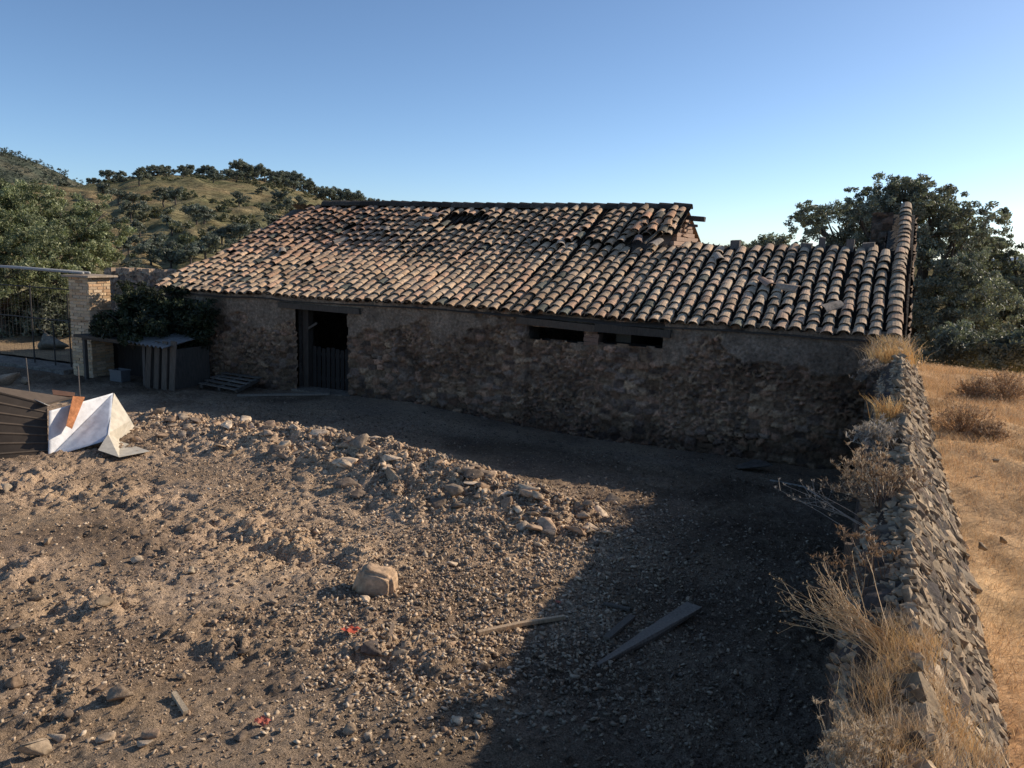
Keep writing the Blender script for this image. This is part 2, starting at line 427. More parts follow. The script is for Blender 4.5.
def yard_sample(n, near=True):
    out = []
    c = 0
    while c < n:
        s = R.uniform(-13, -.15, n); v = R.uniform(2.2, 14.2, n)
        d = np.hypot(s, v)
        keep = R.uniform(0, 1, n) < np.clip((6. / d) ** 1.3, .1, 1)
        p = np.stack([s, v], 1)[keep]; out.append(p); c += len(p)
    return np.concatenate(out)[:n]
# fine gravel
p = yard_sample(80000)
dens = .25 + .75 * sst(-.2, .45, fbm(p[:, 0] * .7, p[:, 1] * .7, 3, 66)) + .6 * clodmask(p[:, 0], p[:, 1])
p = p[R.uniform(0, 1, len(p)) < dens]
sz = .007 + .024 * R.random(len(p)) ** 4.0 + .003 * np.hypot(p[:, 0], p[:, 1]) / 6
pos = np.concatenate([p, (ground(p[:, 0], p[:, 1]) + sz * .15)[:, None]], 1)
shade_tone = 1 - .45 * np.clip(sst(-3.3, -2.2, p[:, 0]) + sst(10.9, 12.2, p[:, 1]), 0, 1)  # wall and barn shade painted into the gravel colour
kind(scatter_rocks('gravel', pos, sz, rockcol(len(p)) * (R.uniform(.8, 1.25, len(p)) * shade_tone)[:, None], M['gravel'], .6), 'stuff')
# rubble of the mound and the loose scatter below it
P = []
for i in range(9000):
    j = R.random() * (len(MOUND) - 1); a_ = int(j); c = MOUND[a_] + (MOUND[a_ + 1] - MOUND[a_]) * (j - a_)
    off = R.normal(0, .55); P.append((c[0] + R.normal(0, .35), c[1] + (off * .55 if off > 0 else off * 1.5)))
for i in range(6500):
    c = zpl(R.uniform(380, 660), R.uniform(490, 680)); P.append((c[0] + R.normal(0, .4), c[1] + R.normal(0, .4)))
for i in range(2500):
    P.append((R.uniform(-6, -.3), R.uniform(5.2, 10.5)))
for i in range(9000):
    q_ = (R.uniform(-9, -2.2), R.uniform(2.6, 9))
    if R.random() < float(sst(.05, .5, fbm(np.array([q_[0] * .8]), np.array([q_[1] * 1.1]), 3, 123))[0]): P.append(q_)
P = np.array(P); P = P[(P[:, 0] < -.2) & (P[:, 1] > 2.5)]
mk = np.clip(mound(P[:, 0], P[:, 1]) / .3, 0, 1)
sz = (.016 + .032 * R.random(len(P)) ** 2.5 + mk * .055 * R.random(len(P)) ** 2.5)
pos = np.concatenate([P, (ground(P[:, 0], P[:, 1]) + sz * .12)[:, None]], 1)
shade_tone = 1 - .35 * sst(-2.8, -1.8, P[:, 0])  # rubble beside the wall darkened in colour as painted shade
kind(scatter_rocks('rubble', pos, sz, rockcol(len(P), 1.25) * shade_tone[:, None], M['rock'], .8), 'stuff')

P = []
for i in range(5200):
    c = zpl(R.uniform(300, 700), R.uniform(500, 740)); P.append((c[0] + R.normal(0, .3), c[1] + R.normal(0, .3)))
for i in range(2600):
    P.append((R.uniform(-9, -.4), R.uniform(2.6, 11)))
P = np.array(P); P = P[(P[:, 0] < -.25) & (P[:, 1] > 2.5)]
sz = .010 + .030 * R.random(len(P)) ** 2.2
pos = np.concatenate([P, (ground(P[:, 0], P[:, 1]) + sz * .25)[:, None]], 1)
cs_ = np.array([[.58, .45, .31], [.66, .52, .37], [.48, .37, .26], [.38, .29, .21]])[R.integers(0, 4, len(P))] * (1 - .5 * sst(-2.8, -1.8, P[:, 0]))[:, None]  # chips near the wall get its shade in their colour
kind(scatter_rocks('stone_chips', pos, sz, cs_, M['gravel'], .28), 'stuff')

def rock_obj(name, center, dims, col, seed, label, cat, group=None, sub=3, rough=.22, rot=0., tilt=(0, 0), sharp=7, mat=None):
    """one angular stone: a subdivided ball cut by random planes, then roughened"""
    rr = np.random.default_rng(seed)
    bm = bmesh.new(); nn = 7 + sharp // 3
    for p in rr.normal(size=(nn, 3)): bm.verts.new(p / np.linalg.norm(p) * rr.uniform(.72, 1.0))
    bmesh.ops.convex_hull(bm, input=bm.verts[:])
    bmesh.ops.delete(bm, geom=[v for v in bm.verts if not v.link_faces], context='VERTS')
    bmesh.ops.bevel(bm, geom=bm.edges[:], offset=.07, segments=1, affect='EDGES')
    bmesh.ops.triangulate(bm, faces=bm.faces[:]); bmesh.ops.subdivide_edges(bm, edges=bm.edges[:], cuts=sub - 1, use_grid_fill=True); bmesh.ops.triangulate(bm, faces=bm.faces[:])
    bm.verts.index_update()
    V = np.array([v.co[:] for v in bm.verts]); Fc = np.array([[v.index for v in f.verts] for f in bm.faces]); bm.free()
    V = V * (1 + rough * .5 * fbm(V[:, 0] * 2.6 + seed, V[:, 1] * 2.6 + V[:, 2] * 2.1, 4, seed)[:, None])
    V = V * np.array(dims) / 2 / np.array([.8, .8, .8])
    ca, sa = cos(rot), sin(rot); V = V @ np.array([[ca, -sa, 0], [sa, ca, 0], [0, 0, 1]]).T
    cb, sb = cos(tilt[0]), sin(tilt[0]); V = V @ np.array([[1, 0, 0], [0, cb, -sb], [0, sb, cb]]).T
    cc = np.asarray(col) * (1 + .15 * fbm(V[:, 0] * 9, V[:, 1] * 9 + V[:, 2] * 7, 3, seed + 3)[:, None])
    o = fastmesh(name, V + np.array(center), Fc, mat or M['rock'], col=cc, loc=np.array(center))
    return tag(o, label, cat, group)
def rock_px(x, y, w, h, col, seed, label, group=None, depth=None, sink=.12, **kw):
    """stone whose base meets the yard at pixel (x, y) and is w x h px"""
    p = zpl(x, y, 0.);
    for _ in range(3): p = zpl(x, y, gz(p[0], p[1]))
    m = np.linalg.norm(p - CAM) / F; W = w * m; H = h * m
    dp = depth or W * .8
    return rock_obj('stone', (p[0] - .43 * -dp * .3, p[1] + dp * .3, gz(p[0], p[1]) + H * (.5 - sink)), (W, dp, H), col, seed, label, 'stone', group, **kw)
# the pale block in the middle of the yard
def dressed_block():
    p = zpl(370, 595, 0); z0 = gz(p[0], p[1])
    bm = bmesh.new(); bmesh.ops.create_cube(bm, size=1)
    bmesh.ops.bevel(bm, geom=bm.edges[:], offset=.13, segments=3, affect='EDGES')
    bmesh.ops.subdivide_edges(bm, edges=bm.edges[:], cuts=3, use_grid_fill=True)
    bmesh.ops.triangulate(bm, faces=bm.faces[:])
    bm.verts.index_update()
    V = np.array([v.co[:] for v in bm.verts]); Fc = np.array([[v.index for v in f.verts] for f in bm.faces]); bm.free()
    V = V * np.array([.42, .30, .27]); 
    t = (V[:, 2] + .135) / .27
    V[:, 0] = V[:, 0] * (1.08 - .32 * t) + .03 * t; V[:, 1] *= 1.05 - .25 * t
    V[:, 2] += -.10 * V[:, 0] * t
    V += .030 * np.stack([fbm(V[:, 1] * 6 + 3, V[:, 2] * 6, 4, 5), fbm(V[:, 0] * 6, V[:, 2] * 6, 4, 6), fbm(V[:, 0] * 6, V[:, 1] * 6, 4, 7)], 1)
    a = radians(18); V = V @ np.array([[cos(a), -sin(a), 0], [sin(a), cos(a), 0], [0, 0, 1]]).T
    b = radians(6); V = V @ np.array([[cos(b), 0, sin(b)], [0, 1, 0], [-sin(b), 0, cos(b)]]).T
    c = np.array([p[0] - .02, p[1] + .12, z0 + .115])
    col = np.array([.52, .36, .23]) * (1 + .12 * fbm(V[:, 0] * 12, V[:, 1] * 12 + V[:, 2] * 9, 3, 2)[:, None])
    tag(fastmesh('stone_block', V + c, Fc, M['rock'], col=col, loc=c), 'large pale tan block of stone sitting alone in the middle of the yard', 'stone block')
dressed_block()
rock_px(366, 662, 24, 22, (.15, .12, .10), 5, 'dark rounded stone beside the red scrap', rough=.15, sharp=4)
rock_px(396, 660, 20, 12, (.42, .32, .22), 6, 'pale flat stone just right of the dark rounded stone', rough=.1)
rock_px(98, 608, 22, 14, (.25, .19, .13), 7, 'brown clod at far left of the yard, below the scrap sheets')
rock_px(112, 700, 26, 16, (.30, .22, .15), 8, 'brown stone at the lower left of the yard')
rock_px(18, 762, 34, 18, (.38, .29, .20), 9, 'pale stone at the bottom left corner of the picture')
rock_px(140, 748, 16, 11, (.42, .33, .24), 10, 'small white-flecked stone near the bottom left')
rock_px(748, 472, 36, 12, (.10, .085, .07), 12, 'flat stone slab lying in shade at the foot of the barn wall', rough=.1)
rock_px(185, 574, 13, 7, (.45, .36, .25), 13, 'palest flat stone left of the stone block')
rock_px(2, 490, 12, 9, (.45, .36, .26), 14, 'light stone at the left picture edge below the corrugated sheets')
for q, (x, y, w, h) in enumerate([(8, 386, 26, 16), (-8, 383, 24, 15), (24, 388, 14, 8)]):
    p = at(x, y, 21.5); w_ = w * 21.5 / F
    rock_obj('stone', (p[0], p[1], h * 21.5 / F * .35), (w_, w_ * .8, h * 21.5 / F), (.36, .27, .19), 300 + q, 'pale rock in the small heap behind the scrap sheets', 'stone', 'rocks heaped behind the scrap')
n = 0
while n < 60:
    x = R.uniform(0, 640); y = R.uniform(470, 765)
    if x > 500 and y > 600: continue
    w = R.uniform(7, 15) * (.7 + .6 * (y - 470) / 300)
    rock_px(x, y, w, w * R.uniform(.45, .7), rockcol(1)[0] * R.uniform(.75, 1.2), 100 + n, 'small brown stone lying loose on the sunlit yard', 'loose stones on the sunlit yard', sub=2, rot=R.uniform(0, 3), rough=.3, sharp=9); n += 1
n = 0
while n < 210:
    j = R.random() * (len(MOUND) - 1.2) + .1; a_ = int(j); c = MOUND[a_] + (MOUND[a_ + 1] - MOUND[a_]) * (j - a_)
    o_ = R.normal(-.25, .5); s = c[0] + R.normal(0, .3); v = c[1] + o_
    w = .13 + .30 * R.random() ** 1.8
    rock_obj('rubble_stone', (s, v, gz(s, v) + w * .08), (w, w * R.uniform(.55, .9), w * R.uniform(.25, .5)), rockcol(1, 1.3)[0], 500 + n, 'angular grey-brown chunk on the rubble mound in mid yard', 'stone', 'chunks of the rubble mound', sub=2, rot=R.uniform(0, 3), tilt=(R.normal(0, .4), 0), rough=.25, sharp=9); n += 1

# ------------------------------------------------------------------ barn
FV = 14.70          # front wall plane
EV, EZ = 14.55, 2.17; SL = .44; RV = 19.70; RZ = EZ + SL * (RV - EV)
SL_ANG = math.atan(SL); S0, S1 = -16.35, .2; SM = -4.55; LOWV = 17.65
barn = thing('stone_barn', 'long low ruined stone barn with a sagging clay tile roof across the yard', 'barn', (-8, 17, 0))
SEAM_L, SEAM_R = -6.42, -3.70
def stone_field(u, z, seed, cw=.27, ch=.15):
    """coursed rubble: returns height (m) and colour for wall coordinates"""
    wu = u + .06 * fbm(u * 3, z * 3, 2, seed); wz = z + .05 * fbm(u * 2.5, z * 2.5, 2, seed + 1)
    sc = 1 + .35 * vn(u * .5, z * .8, seed + 8)
    f1, f2, a, b = voro(wu / cw, wz / ch, seed + 2, .85)
    g1, g2, a2, b2 = voro(wu / (cw * .42), wz / (ch * .5), seed + 4, .9)
    small = vn(u * 1.7, z * 1.9, seed + 6) > .12
    a = np.where(small, a2, a); b = np.where(small, b2, b)
    e = np.where(small, sst(.02, .20, g2 - g1), sst(.02, .14, f2 - f1))
    pal = np.array([[.20, .155, .115], [.155, .12, .095], [.235, .185, .135], [.18, .125, .09], [.13, .11, .095], [.215, .15, .115], [.11, .09, .08]])
    c = pal[np.clip((b * len(pal)).astype(int), 0, len(pal) - 1)] * (.5 + 1.0 * a)[..., None]
    mort = np.array([.17, .135, .105])
    joint_shade = sst(.1, .6, fbm(u * 1.4, z * 2, 3, seed + 12))
    mort = mort * (1 - .85 * joint_shade[..., None])  # joint shadows painted as near-black spots in the mortar
    c = mort + (c - mort) * e[..., None]
    h = e * (.03 + .06 * (a - .3))
    return h, c
def front_wall():
    us = np.arange(S0, S1 - .02, .028); zs = np.arange(-.45, 2.30, .028)
    U, Z = np.meshgrid(us, zs, indexing='ij')
    h, c = stone_field(U, Z, 200, .21, .115)
    c = c * np.array([1.32, 1.14, .98]); c = c * (1 + .5 * fbm(U * .9, Z * 1.2, 3, 260))[..., None]
    # render (plaster) patches
    pl = 1.2 * fbm(U * 1.1, Z * 1.6, 5, 230) + .75 * sst(1.15, 2.2, Z) - .72
    pl = pl + .45 * sst(-4, -2.6, U) * sst(.9, 1.5, Z) + .6 * sst(-12.2, -13.4, U) * sst(.9, 1.6, Z) + .35 * np.exp(-((U + 9.9) / .8) ** 2) * sst(.6, 1.5, Z) - .5 * sst(.2, -.3, Z)
    pm = sst(-.02, .12, pl)
    pc = np.array([.255, .19, .135]) * (1 + .35 * fbm(U * 3, Z * 3, 4, 240))[..., None]
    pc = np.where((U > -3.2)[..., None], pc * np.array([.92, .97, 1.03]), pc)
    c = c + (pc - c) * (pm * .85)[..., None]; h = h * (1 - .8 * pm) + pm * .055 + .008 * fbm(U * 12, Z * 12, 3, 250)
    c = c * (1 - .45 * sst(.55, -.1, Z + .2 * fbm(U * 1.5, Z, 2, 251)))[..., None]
    # shade painted into the wall colour: foot above, field-wall corner below
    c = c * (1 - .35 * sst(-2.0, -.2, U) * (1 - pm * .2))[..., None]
    rec = (U > SEAM_L) & (U < SEAM_R)
    edge = .03 * fbm(U * 0 + 3, Z * 5, 2, 255)
    rec = (U > SEAM_L + edge) & (U < SEAM_R + edge)
    Y = FV - h + np.where(rec, .09, 0) + .05 * fbm(U * .4, Z * .3, 2, 256)
    cu = (U[:-1, :-1] + U[1:, 1:]) / 2; cz = (Z[:-1, :-1] + Z[1:, 1:]) / 2
    e2 = .03 * fbm(cu * 4, cz * 4, 2, 257)
    door = (cu > -12.10 + e2) & (cu < -10.72 + e2) & (cz < 1.93)
    w1 = (cu > -6.40 + e2) & (cu < -5.26 + e2) & (cz > 1.69 + e2) & (cz < 1.93)
    w2 = (cu > -4.96 + e2) & (cu < -3.70 + e2) & (cz > 1.72 + e2) & (cz < 1.93)
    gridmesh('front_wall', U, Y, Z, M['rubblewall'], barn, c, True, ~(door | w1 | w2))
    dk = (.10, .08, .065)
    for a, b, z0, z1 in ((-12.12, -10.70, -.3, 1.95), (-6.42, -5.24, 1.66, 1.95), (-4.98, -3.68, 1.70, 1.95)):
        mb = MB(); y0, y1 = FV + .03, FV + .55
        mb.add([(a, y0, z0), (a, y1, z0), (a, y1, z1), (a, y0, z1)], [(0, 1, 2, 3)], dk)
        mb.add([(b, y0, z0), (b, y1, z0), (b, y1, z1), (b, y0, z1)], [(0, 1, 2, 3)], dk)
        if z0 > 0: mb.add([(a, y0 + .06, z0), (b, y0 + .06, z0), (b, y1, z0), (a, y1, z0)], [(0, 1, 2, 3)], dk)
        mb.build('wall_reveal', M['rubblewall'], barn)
front_wall()
mb = MB()
WC = (.20, .155, .12)
mb.box((S0, FV + .1, -.4), (S0 + .5, 24.6, 2.1), WC)                       # left gable
mb.add([(S0, FV + .1, 2.1), (S0, 24.6, 2.1), (S0, RV, RZ - .1), (S0 + .5, FV + .1, 2.1), (S0 + .5, 24.6, 2.1), (S0 + .5, RV, RZ - .1)], [(0, 1, 2), (3, 5, 4), (0, 2, 5, 3), (1, 4, 5, 2)], WC)
mb.box((S0 + .5, 24.1, -.4), (SM, 24.6, 2.1), WC)
mb.build('rear_wall', M['rubblewall'], barn)
# end wall of the tall part: stepped stack of thin bricks at its broken front edge
mb = MB()
mb.box((SM - .25, FV + .6, -.4), (SM + .05, 24.1, 2.0), WC)
for k_ in range(26):
    z = 2.0 + k_ * .1; v0 = max(EV + (z - EZ) / SL + .35, FV + .6); v1 = 24.4 - (v0 - EV)
    v0 = max(v0, LOWV + .35)
    if v1 > v0: mb.box((SM - .25, v0 + R.uniform(-.05, .05), z + .008), (SM + .05 + R.uniform(-.03, .04), max(v1, v0 + .2), z + .1), np.array([.36, .24, .17]) * R.uniform(.7, 1.15))
mb.build('end_wall', M['brick'], barn)
mb = MB()
mb.box((SM + .05, LOWV - .05, -.4), (-.35, LOWV + .35, EZ + SL * (LOWV - EV) - .12), WC)
mb.build('cross_wall', M['rubblewall'], barn)
# right gable wall rising to the ridge
def gable():
    vs = np.arange(FV - .05, 24.6, .06); zs = np.linspace(-.4, 1, 60)
    for side, s in ((-1, -.18), (1, .30)):
        V2, T = np.meshgrid(vs, np.linspace(0, 1, 90), indexing='ij')
        topz = EZ + SL * (np.where(V2 < RV, V2, 2 * RV - V2) - EV) - .05
        Z2_ = -.4 + (topz + .4) * T
        h, c = stone_field(V2, Z2_, 310 + side)
        c = c * np.array([1.1, 1.05, 1.])
        gridmesh('gable_wall', s + side * h, V2, Z2_, M['rubblewall'], barn, c)
    topz = EZ + SL * (np.where(vs < RV, vs, 2 * RV - vs) - EV) - .05
    V2 = np.stack([vs, vs, vs], 1); S2 = np.tile([-.18, .06, .30], (len(vs), 1)); Z2_ = np.stack([topz] * 3, 1) + .02
    gridmesh('gable_coping', S2, V2, Z2_, M['rubblewall'], barn, np.ones(V2.shape + (3,)) * np.array([.10, .085, .07]))
    U, T = np.meshgrid(np.arange(-.22, .36, .03), np.arange(-.4, EZ, .03), indexing='ij')
    h, c = stone_field(U, T, 330)
    gridmesh('gable_end', U, FV - .12 - h, T, M['rubblewall'], barn, c * 1.1)
gable()
U, T = np.meshgrid(np.arange(-.50, -.10, .03), np.arange(2.4, RZ - .02, .03), indexing='ij')
h, c = stone_field(U, T, 345)
gridmesh('gable_pier', U, 18.9 - h, T, M['rubblewall'], barn, c * .6)
mb = MB(); mb.box((-.51, 18.93, 2.4), (-.17, 19.6, RZ - .04), (.13, .105, .085), None, .01); mb.build('pier_core', M['rubblewall'], barn)

# --- roof
TP = np.array([[.62, .47, .34], [.57, .42, .30], [.62, .42, .31], [.52, .43, .34], [.66, .53, .40], [.46, .39, .31], [.60, .39, .30], [.40, .35, .30]])
def roofz(s, u):
    """height of the tile bed above the eave, u = horizontal distance from the eave"""
    z = EZ + SL * u + .055 * fbm(np.array([s * .35]), np.array([u * .45]), 3, 401)[0] + .02 * fbm(np.array([s * 1.3]), np.array([u * 1.1]), 2, 405)[0]
    z -= .10 * math.exp(-((s + 13.2) / 1.6) ** 2 - ((u - 2.6) / 1.2) ** 2)
    z -= .08 * math.exp(-((s + 9.6) / 2.2) ** 2 - ((u - 2.2) / 1.2) ** 2)
    z -= .05 * math.sin(pi * min(max(u / 5.15, 0), 1)) * (1 if s < SM else .3)
    if s < -4.2: z += .07 * float(sst(3.0, 3.12, u)) * float(sst(-8.4, -6.8, s))
    return z
def tile(mb, s, u, length, r0, r1, col, yaw=0., lift=0., up=True, roll=0., pitch=0., nseg=7, base=None):
    """one barrel tile, lower (wide) end at u"""
    z0 = roofz(s, u) if base is None else base
    th = .016; V = []; C = []
    n = nseg
    for j, (t, r) in enumerate(((0, r0), (1, r1))):
        for rr in (r, r - th):
            for k_ in range(n + 1):
                a = pi * k_ / n
                V.append((rr * cos(a), t * length, (rr * sin(a)) * .66 if up else -(rr * sin(a)) * .6 + .02))
    V = np.array(V)
    sh = 1 if up else .8
    m = n + 1; Fc = []
    for k_ in range(n):
        Fc.append((k_, k_ + 1, 2 * m + k_ + 1, 2 * m + k_)); Fc.append((m + k_ + 1, m + k_, 3 * m + k_, 3 * m + k_ + 1))
        Fc.append((k_ + 1, k_, m + k_, m + k_ + 1)); Fc.append((2 * m + k_, 2 * m + k_ + 1, 3 * m + k_ + 1, 3 * m + k_))
    Fc.append((0, 2 * m, 3 * m, m)); Fc.append((n, m + n, 3 * m + n, 2 * m + n))
    cr, sr = cos(roll), sin(roll); V = V @ np.array([[cr, 0, sr], [0, 1, 0], [-sr, 0, cr]]).T
    cy, sy = cos(yaw), sin(yaw); V = V @ np.array([[cy, -sy, 0], [sy, cy, 0], [0, 0, 1]]).T
    a = SL_ANG - (.085 if up else .03) + pitch; ca, sa = cos(a), sin(a); V = V @ np.array([[1, 0, 0], [0, ca, -sa], [0, sa, ca]]).T
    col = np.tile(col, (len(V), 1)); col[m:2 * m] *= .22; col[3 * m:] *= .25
    mb.add(V + np.array([s, EV + u, z0 + lift]), Fc, col)
hole = [(-10.1, 4.15, .62, .36)]   # s, u, half widths : the gap below the ridge
def inhole(s, u):
    return any(((s - h[0] ) / h[2]) ** 2 + ((u - h[1]) / h[3]) ** 2 < 1 for h in hole)
def tcol(s, u):
    c = (TP[R.integers(0, len(TP))] * .55 + np.array([.60, .44, .31]) * .45) * R.uniform(.78, 1.12)
    pk = float(sst(-10, -14.5, s)) * float(sst(1.0, 3.5, u))
    c = c * (1 - .25 * pk) * np.array([1 + .10 * pk, 1 - .03 * pk, 1 - .02 * pk])
    gr = float(sst(-7, -2, s)) * .7
    g = c.mean(); c = c * (1 - .45 * gr) + np.array([g * 1.06, g, g * .9]) * .45 * gr
    c = c * np.array([1.10, 1.0, .86])
    n_ = float(fbm(np.array([s * .6]), np.array([u * .8]), 3, 440)[0])
    c = c * (1 + .30 * n_)
    if R.random() < .05: c = c * .6
    if R.random() < .03: c = np.array([.16, .155, .12]) * R.uniform(.8, 1.3)
    return c
roof = MB(); chan = MB()
PITCHS = .248
nrow = int((S1 - .15 - S0) / PITCHS)
du = .285
for i in range(nrow + 1):
    s0 = S0 + .10 + i * (S1 - .22 - S0) / nrow
    messy = float(sst(-10.5, -13.5, s0)); right = float(sst(-5.5, -3.5, s0))
    umax = RV - EV - .42 if s0 < SM else LOWV - EV - .12
    # left verge leans in a little, like the photo's hipped corner
    ph = R.uniform(-.5, .3)
    drift = R.normal(0, .006)
    u = -.06 + R.uniform(-.03, .03)
    kk = 0
    while u < umax:
        ds = .035 * float(fbm(np.array([s0 * 1.7 + 40]), np.array([u * .7]), 2, 450)[0]) + drift * u + messy * .05 * float(vn(np.array([u * 1.2]), np.array([s0 * .8]), 455)[0])
        s = s0 + ds
        left_lim = S0 + .14 * max(u - .5, 0)
        dul = du * (R.uniform(.9, 1.1) if not right else R.uniform(.82, 1.12))
        skip = inhole(s, u) or s < left_lim or (R.random() < .001 + .006 * messy and kk > 0)
        # torn stretch by the tall part's end
        torn = (-5.55 < s < SM) and (3.0 < u < 3.5)
        if not skip and not torn:
            L = .385 * R.uniform(.95, 1.05)
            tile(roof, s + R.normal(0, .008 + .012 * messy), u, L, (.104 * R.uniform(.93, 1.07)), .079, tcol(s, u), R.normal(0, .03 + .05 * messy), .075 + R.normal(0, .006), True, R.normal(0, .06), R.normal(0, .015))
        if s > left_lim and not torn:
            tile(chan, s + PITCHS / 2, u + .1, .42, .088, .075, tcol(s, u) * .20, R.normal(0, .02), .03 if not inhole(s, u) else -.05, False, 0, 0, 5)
        u += dul * cos(SL_ANG); kk += 1
# verge row on the right gable, running to the ridge height
u = -.05
while u < RV - EV + .1:
    tile(roof, .10 + R.normal(0, .01) + .02 * vn(np.array([u]), np.array([3.]), 3)[0], u, .40, .125, .10, tcol(0, u) * .88, R.normal(0, .03), .075, True, R.normal(0, .05), R.normal(0, .02), base=EZ + SL * u)
    u += R.uniform(.17, .26)
# loose and stacked tiles
for s, u, yw, lf, rl in ((-2.03, 1.35, .6, .14, .2), (-1.55, 1.25, 1.2, .13, -.2), (-1.05, .55, -.7, .15, .3), (-5.15, 3.05, .2, .17, .1), (-4.8, 2.95, -.2, .18, 0), (-10.95, 4.05, 1.25, .15, .3), (-10.75, 4.2, 1.0, .17, .2), (-11.9, 3.4, .5, .12, .2), (-14.1, 2.0, .7, .14, .1), (-13.2, 2.9, -.6, .12, 0), (-6.9, 2.9, .3, .14, .1), (-3.2, 2.4, .4, .13, .1)):
    tile(roof, s, u, .42, .11, .085, TP[R.integers(0, 5)] * R.uniform(.6, .85), yw, lf, True, rl, 0)
roof.build('roof_tiles', M['tile'], barn, smooth=False)
chan.build('channel_tiles', M['tile'], barn)
# boarding under the tiles (two pieces), and the rear slope
def bed(name, sa, sb, ua, ub, off, mat, col, hl=None):
    n = max(int((sb - sa) / .2), 2); m = max(int((ub - ua) / .2), 2)
    X = np.linspace(sa, sb, n + 1); U = np.linspace(ua, ub, m + 1)
    Xg, Ug = np.meshgrid(X, U, indexing='ij')
    Z = np.array([[roofz(x, u) for u in U] for x in X]) + off
    mask = np.ones((n, m), bool)
    if hl:
        for a in range(n):
            for b in range(m):
                if inhole((X[a] + X[a + 1]) / 2, (U[b] + U[b + 1]) / 2): mask[a, b] = False
    return gridmesh(name, Xg, EV + Ug, Z, mat, barn, np.ones(Xg.shape + (3,)) * np.array(col), True, mask)
bed('roof_boarding', S0 + .1, SM, .02, RV - EV, -.07, M['wood'], (.12, .09, .07), True)
bed('roof_boarding', SM, -.05, .02, LOWV - EV, -.07, M['wood'], (.12, .09, .07))
Xs = np.linspace(S0 - .1, SM, 240); Vs = np.linspace(RV, 24.9, 26)
Xg, Vg = np.meshgrid(Xs, Vs, indexing='ij')
Zg = RZ - SL * (Vg - RV) + .05 * np.abs(np.sin(Xg * pi / .283)) + .03 * fbm(Xg * .5, Vg * .5, 2, 3)
gridmesh('rear_roof', Xg, Vg, Zg, M['tile'], barn, np.ones(Xg.shape + (3,)) * np.array([.34, .25, .17]) * (.8 + .4 * R.random(Xg.shape)[..., None]))
# ridge
rg = MB(); x = S0 + 1.15
while x < SM - .25:
    c = np.array([.075, .062, .05]) * R.uniform(.6, 1.5)
    V = []; n = 8
    for t, r in ((0, .15), (1, .12)):
        for kq in range(n + 1):
            a = pi * kq / n - .0; V.append((x + t * .42, RV + .0 + r * 1.25 * cos(a), RZ + .03 + r * 1.05 * sin(a) + .035 * fbm(np.array([x * .3]), np.array([1.]), 2, 501)[0] + R.normal(0, .003)))
    Fc = [(q, q + 1, n + 2 + q, n + 1 + q) for q in range(n)] + [tuple(range(n, -1, -1))]
    rg.add(V, Fc, c); x += R.uniform(.30, .36)
rg.build('ridge_tiles', M['tile'], barn)
# broken end: hanging tiles, thatch of dead grass, protruding beam
br = MB()
for q in range(9):
    s = -5.5 + .28 * (q % 3) + R.normal(0, .03) + .2; u = 3.5 + .3 * (q // 3)
    tile(br, s, u, .42, .115, .09, tcol(s, u) * np.array([1, .88, .82]), R.normal(0, .12), .12 + R.uniform(0, .05), True, R.normal(0, .1), R.normal(.05, .06))
for q in range(7):
    z = RZ - .95 + q * .11
    v = RV - .75 + R.uniform(-.1, .1)
    br.box((SM - .45 + R.uniform(-.05, .05), v, z), (SM + .06 + R.uniform(-.06, .05), v + .5, z + .055), np.array([.42, .27, .18]) * R.uniform(.7, 1.1), None, .015)
br.build('broken_tile_edge', M['tile'], barn)
bm_ = MB()
bm_.bar((SM - .5, RV - .05, RZ - .14), (SM + .42, RV - .12, RZ - .20), .13, .11, (.10, .085, .075), jit=.01)
bm_.bar((SM - .5, RV - .3, RZ - .3), (SM + .30, RV - .3, RZ - .36), .07, .06, (.14, .12, .10), jit=.01)
bm_.build('ridge_beam', M['wood'], barn)
bm_ = MB(); bm_.bar((-5.5, EV + 3.35, EZ + SL * 3.35 + .12), (-4.75, EV + 4.7, EZ + SL * 4.7 + .15), .05, .05, (.30, .22, .15)); bm_.bar((-5.0, EV + 3.1, EZ + SL * 3.1 + .1), (-4.55, EV + 4.6, EZ + SL * 4.6 + .2), .04, .04, (.26, .2, .14)); bm_.build('split_rafter', M['wood'], barn)
for px, h, w in ((735, .24, .17), (822, .30, .14), (850, .24, .16), (806, .14, .2), (868, .16, .22)):
    p = vpl(px, 249, LOWV + .15); b_ = MB(); b_.box((p[0] - w / 2, LOWV + .05, p[2] - .45), (p[0] + w / 2, LOWV + .05 + w, p[2] + h * .75), (.15, .13, .115), None, .025)
    b_.build('rafter_stub', M['wood'], barn)
b_ = MB()
for q in range(70):
    s = R.uniform(SM + .1, -.4); z = EZ + SL * (LOWV - EV) - .10
    rz = R.uniform(.05, .13); b_.box((s - rz, LOWV + R.uniform(-.02, .25), z - .05), (s + rz, LOWV + R.uniform(.26, .4), z + R.uniform(.02, .13)), TP[R.integers(0, 8)] * R.uniform(.35, .6), None, .02)
b_.build('broken_wall_top', M['brick'], barn)
